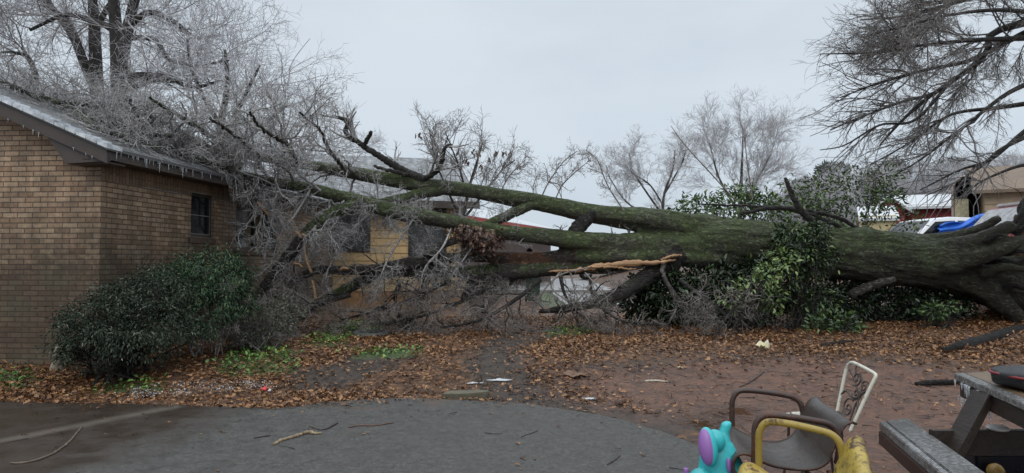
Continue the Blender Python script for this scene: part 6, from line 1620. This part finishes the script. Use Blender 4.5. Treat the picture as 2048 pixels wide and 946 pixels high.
# ------------------------------------------------------------------ plastic toy
d7 = 3.72
tc_ = P(1442, 1050, d7); tc_[2] = .037
toy = empty('toy_rider', tc_, 'turquoise and purple plastic ride-on toy beside the patio chairs', 'toy')
k = NK('turquoise_plastic', .33, .5); M['turq'] = k.done(k.mix(k.ramp(k.noise(9, 6, .7), [(.5, 0), (.75, .5)]), k.mix(k.noise(2), (.030, .42, .46), (.05, .50, .53)), (.06, .16, .15)))
k = NK('purple_plastic', .38, .5); M['purp'] = k.done(k.mix(k.noise(3), (.25, .11, .36), (.30, .145, .41)))
secs = [(1455, 843, 5, 5), (1453, 847, 9.5, 9), (1451, 856, 10, 10), (1447, 866, 11, 11), (1440, 876, 19, 17), (1437, 890, 27, 24), (1439, 910, 34, 32), (1443, 930, 40, 38), (1447, 955, 46, 44), (1447, 1000, 52, 50), (1446, 1052, 56, 52)]
sq = resample(np.array([[*P(a, b, d7), pix(r1, d7), pix(r2, d7)] for a, b, r1, r2 in secs]), 60)
V = []; sg_ = 32
for row in sq:
    for j in range(sg_):
        a = 2 * math.pi * j / sg_; lob = 1 + .10 * math.cos(2 * a + .6) * (row[2] < .5)
        V.append((row[0] + row[3] * math.cos(a) * lob, row[1] + row[4] * math.sin(a) * lob, row[2]))
V = np.array(V); V[-sg_:, 2] = .037
ii_ = np.arange(60 * sg_).reshape(60, sg_); nx = np.roll(ii_, -1, 1)
Fq = np.stack([ii_[:-1], ii_[1:], nx[1:], nx[:-1]], -1).reshape(-1, 4)
link_mesh('body', np_mesh('body', V, [Fq, np.arange(sg_)[None], (np.arange(sg_) + 59 * sg_)[::-1][None]]), M['turq'], toy, smooth=True)
nrm_ = norm(np.array([[-.72, -.68, .12]]))[0]; tx = norm(np.cross([0, 0, 1], nrm_)[None])[0]; tz = np.cross(nrm_, tx)
rotm = np.stack([tx, tz, nrm_], 1)
ca, sa_ = math.cos(R(12)), math.sin(R(12)); rotm = np.stack([tx * ca + tz * sa_, tz * ca - tx * sa_, nrm_], 1)
ec = P(1416, 894, d7 - .10)
ellipsoid('ear', ec, (.052, .104, .045), M['turq'], toy, rot=rotm)
ellipsoid('ear_inset', ec + nrm_ * .0115, (.046, .097, .0385), M['purp'], toy, rot=rotm)
ellipsoid('hood', P(1430, 882, d7 - .05), (.055, .055, .062), M['turq'], toy)
n2 = norm(np.array([[.25, -.95, .2]]))[0]; t2 = norm(np.cross([0, 0, 1], n2)[None])[0]
ellipsoid('spot', P(1458, 931, d7 - .105), (.014, .040, .012), M['purp'], toy, rot=np.stack([t2, np.cross(n2, t2), n2], 1))
sk = P(1404, 950, d7 - .06)
ellipsoid('fender', sk + (0, 0, -.05), (.075, .10, .085), M['turq'], toy)
hp = P(1372, 936, d7 - .12)
tube_obj('handle', [hp + (.09, .06, -.20), hp + (.03, .02, -.15), hp + (.004, 0, -.07), hp], [.015, .015, .014, .013], M['purp'], toy, 12, 30)

# ------------------------------------------------------------------ debris, each piece its own thing
def stick(name, rows, mat, label, cat='stick', lift=None, knob=0.0, sides=8):
    L_ = []
    for a, b, r_ in rows:
        g = G(a, b)
        if pip([p_[:2] for p_ in out2], np.array([g[0]]), np.array([g[1]]))[0]: g = Gs(a, b)
        rr_ = pix(r_, g[1]); g = g + np.array([0, 0, rr_ * .8]); L_.append([*g, rr_])
    L_ = np.array(L_); q = resample(L_, 10 * len(rows)); rng = np.random.default_rng(len(label))
    q[1:-1, 3] *= 1 + rng.normal(0, .12 + knob, len(q) - 2); q[1:-1, :2] += rng.normal(0, .003, (len(q) - 2, 2))
    V, F = tubes([(q[None, :, :3], np.maximum(q[None, :, 3], .001))], sides); n_ = len(q)
    return tag(link_mesh(name, np_mesh(name, V, [F, np.arange(sides)[::-1][None], (np.arange(sides) + (n_ - 1) * sides)[None]]), mat, smooth=True), label, cat)
tanb = plain('peeled_stick', (.24, .18, .11), .6, .45, 24, .4); dkb = plain('wet_stick', (.05, .036, .03), .5, .4, 20, .3); rdb = plain('reddish_stick', (.10, .045, .03), .5, .35, 20, .3)
stick('stick', [(548, 891, 3), (565, 882, 3), (590, 875, 3.2), (615, 867, 3.5), (628, 869, 3), (643, 868, 2)], tanb, 'pale peeled stick lying on the paving', knob=.1)
stick('stick', [(618, 853, 1), (640, 860, 1.5), (655, 858, 2), (662, 854, 2.4), (675, 847, 1.6)], dkb, 'dark crooked stick beyond the pale peeled stick')
stick('stick', [(698, 856, 1.6), (720, 852, 1.5), (750, 852, 1.6), (787, 846, 1.3)], rdb, 'long thin reddish stick right of the crooked one')
stick('stick', [(508, 877, 1.5), (525, 874, 1.6), (540, 872, 1.3)], dkb, 'short dark stick left of the pale peeled stick')
stick('stick', [(20, 928, 2), (55, 926, 2.2), (95, 914, 2.4), (125, 896, 2.2), (145, 878, 1.8), (164, 854, 1.4)], plain('grey_brown_stick', (.11, .085, .06), .6, .4, 20, .3), 'long curved stick in the muddy water on the left')
stick('stick', [(1043, 874, .8), (1060, 868, 1.1), (1076, 862, .9)], dkb, 'small forked dark twig on the middle of the paving')
stick('stick', [(1215, 930, 1.4), (1228, 922, 1.6), (1240, 912, 1.2)], dkb, 'small dark twig at the front right of the paving')
stick('stick', [(1290, 764, 2), (1312, 763, 2.2), (1336, 765, 1.6)], plain('pale_stick', (.42, .38, .31), .6, .2, 20), 'pale straight stick on the bare mud')
stick('stick', [(1480, 775, 1.6), (1500, 765, 1.8), (1518, 752, 1.6), (1528, 744, 1.2)], dkb, 'thin dark stick on the red clay behind the brown chair')
stick('log', [(1885, 706, 6), (1930, 697, 9), (1985, 683, 10), (2040, 666, 9), (2110, 655, 7)], M['bark_dark'], 'dark broken bough lying on brown leaves before the roots', 'log', sides=12)
stick('log', [(1832, 771, 4), (1870, 770, 6), (1920, 769, 6)], M['bark_dark'], 'short dark log on the clay beside the picnic table', 'log', sides=12)
stick('log', [(1640, 694, 3), (1680, 690, 5), (1706, 686, 3)], M['bark_dark'], 'small dark branch in the leaves right of the pale litter', 'log', sides=10)
def scrap(name, px_, py_, w, d_, h, mat, label, cat, seed):
    g = G(px_, py_); rng = np.random.default_rng(seed); n = 9; V = []
    ph = rng.uniform(0, 6, 4)
    for i in range(n):
        for j in range(n):
            u, v = i / (n - 1) - .5, j / (n - 1) - .5; rr_ = .75 + .25 * math.sin(4 * math.atan2(v, u) + ph[0])
            V.append((g[0] + w * u * rr_, g[1] + d_ * v * rr_, g[2] + .015 + h * (.5 + .5 * math.sin(5 * u + ph[1]) * math.cos(6 * v + ph[2])) * (1 - 1.6 * (u * u + v * v)) + rng.normal(0, h * .08)))
    ii_ = np.arange(n * n).reshape(n, n); me = np_mesh(name, np.array(V), np.stack([ii_[:-1, :-1], ii_[1:, :-1], ii_[1:, 1:], ii_[:-1, 1:]], -1).reshape(-1, 4))
    o = link_mesh(name, me, mat, smooth=True); md = o.modifiers.new('t', 'SOLIDIFY'); md.thickness = .004
    return tag(o, label, cat)
wp = plain('white_paper', (.62, .60, .54), .6, .1, 8, c2=(.66, .58, .30))
scrap('litter', 1525, 700, .20, .14, .17, wp, 'crumpled white and yellow litter on the leaves', 'litter', 1)
scrap('wrapper', 529, 784, .10, .08, .06, plain('red_wrapper_foil', (.52, .03, .04), .35, .2), 'crumpled red wrapper at the edge of the paving', 'wrapper', 2)
scrap('wrapper', 539, 785, .05, .05, .03, plain('white_wrapper_paper', (.6, .6, .6), .4, .1), 'white torn scrap touching the red wrapper', 'wrapper', 22)
slush = plain('ice_sheet', (.50, .54, .57), .2, .2, 10)
scrap('ice_sheet', 1000, 764, .34, .05, .03, slush, 'thin pale sheet of ice above the paving edge', 'ice', 3)
scrap('ice_sheet', 950, 769, .20, .05, .02, slush, 'small pale sliver of ice left of the thin sheet', 'ice', 4)
scrap('ice_sheet', 1178, 800, .18, .09, .015, slush, 'pale icy patch in the mud behind the paving edge', 'ice', 5)
scrap('litter', 1360, 738, .09, .05, .03, wp, 'small pale scrap on the leaves near bare mud', 'litter', 6)
scrap('stone', 1150, 752, .34, .34, .05, plain('clay_lump', (.14, .08, .05), .6, .3, 6, .4), 'flat reddish clay slab in the leaves', 'stone', 8)
# broken slab of concrete leaning on the paving edge
g = G(933, 797); mb = MB()
pl = [(-.27, -.05), (-.05, -.13), (.24, -.07), (.25, .03), (.02, .12), (-.22, .10)]
mb.hexa([(g[0] + x, g[1] + y, .0) for x, y in pl], [(g[0] + x, g[1] + y, .066 + .05 * (x + .25)) for x, y in pl])
tag(mb.build('concrete_slab', plain('mossy_concrete', (.10, .09, .06), .7, .3, 9, .4), bevel=.01), 'broken flat piece of mossy concrete at the paving edge', 'slab')
# old tyre half sunk in leaves
g = G(742, 674); ty = empty('old_tyre', g, 'old grey tyre lying flat near the weeds', 'tyre')
rb = plain('grey_rubber', (.075, .08, .075), .6, .3, 8, .2)
V = []; F = []; prof = [(.20, .02), (.21, .085), (.25, .115), (.30, .11), (.335, .07), (.335, .02)]
for j in range(40):
    a = 2 * math.pi * j / 40
    for r_, z in prof: V.append((g[0] + r_ * math.cos(a), g[1] + r_ * math.sin(a), g[2] + z - .01 + .01 * math.sin(a)))
for j in range(40):
    for i in range(6): F.append([j * 6 + i, ((j + 1) % 40) * 6 + i, ((j + 1) % 40) * 6 + (i + 1) % 6, j * 6 + (i + 1) % 6])
link_mesh('tread', np_mesh('tread', np.array(V), np.array(F)), rb, ty, smooth=True)
# pale stump at the corner of the house
g = G(112, 742); 
V = []; F = []; n = 12
for k_, (z, r_, dx) in enumerate([(-.03, .085, 0), (.05, .07, .0), (.15, .055, .01), (.25, .05, .025), (.31, .04, .035)]):
    for j in range(n):
        a = 2 * math.pi * j / n; w = 1 + .15 * math.sin(3 * a + k_ * .4)
        V.append((g[0] + dx + r_ * w * math.cos(a), g[1] + r_ * w * math.sin(a), g[2] + z))
for k_ in range(4):
    for j in range(n): F.append([k_ * n + j, k_ * n + (j + 1) % n, (k_ + 1) * n + (j + 1) % n, (k_ + 1) * n + j])
tag(link_mesh('stump', np_mesh('stump', np.array(V), [np.array(F), (np.arange(n) + 4 * n)[None]]), plain('pale_stump', (.22, .185, .14), .7, .4, 12, .5), smooth=True), 'small pale stump at the foot of the brick corner', 'stump')
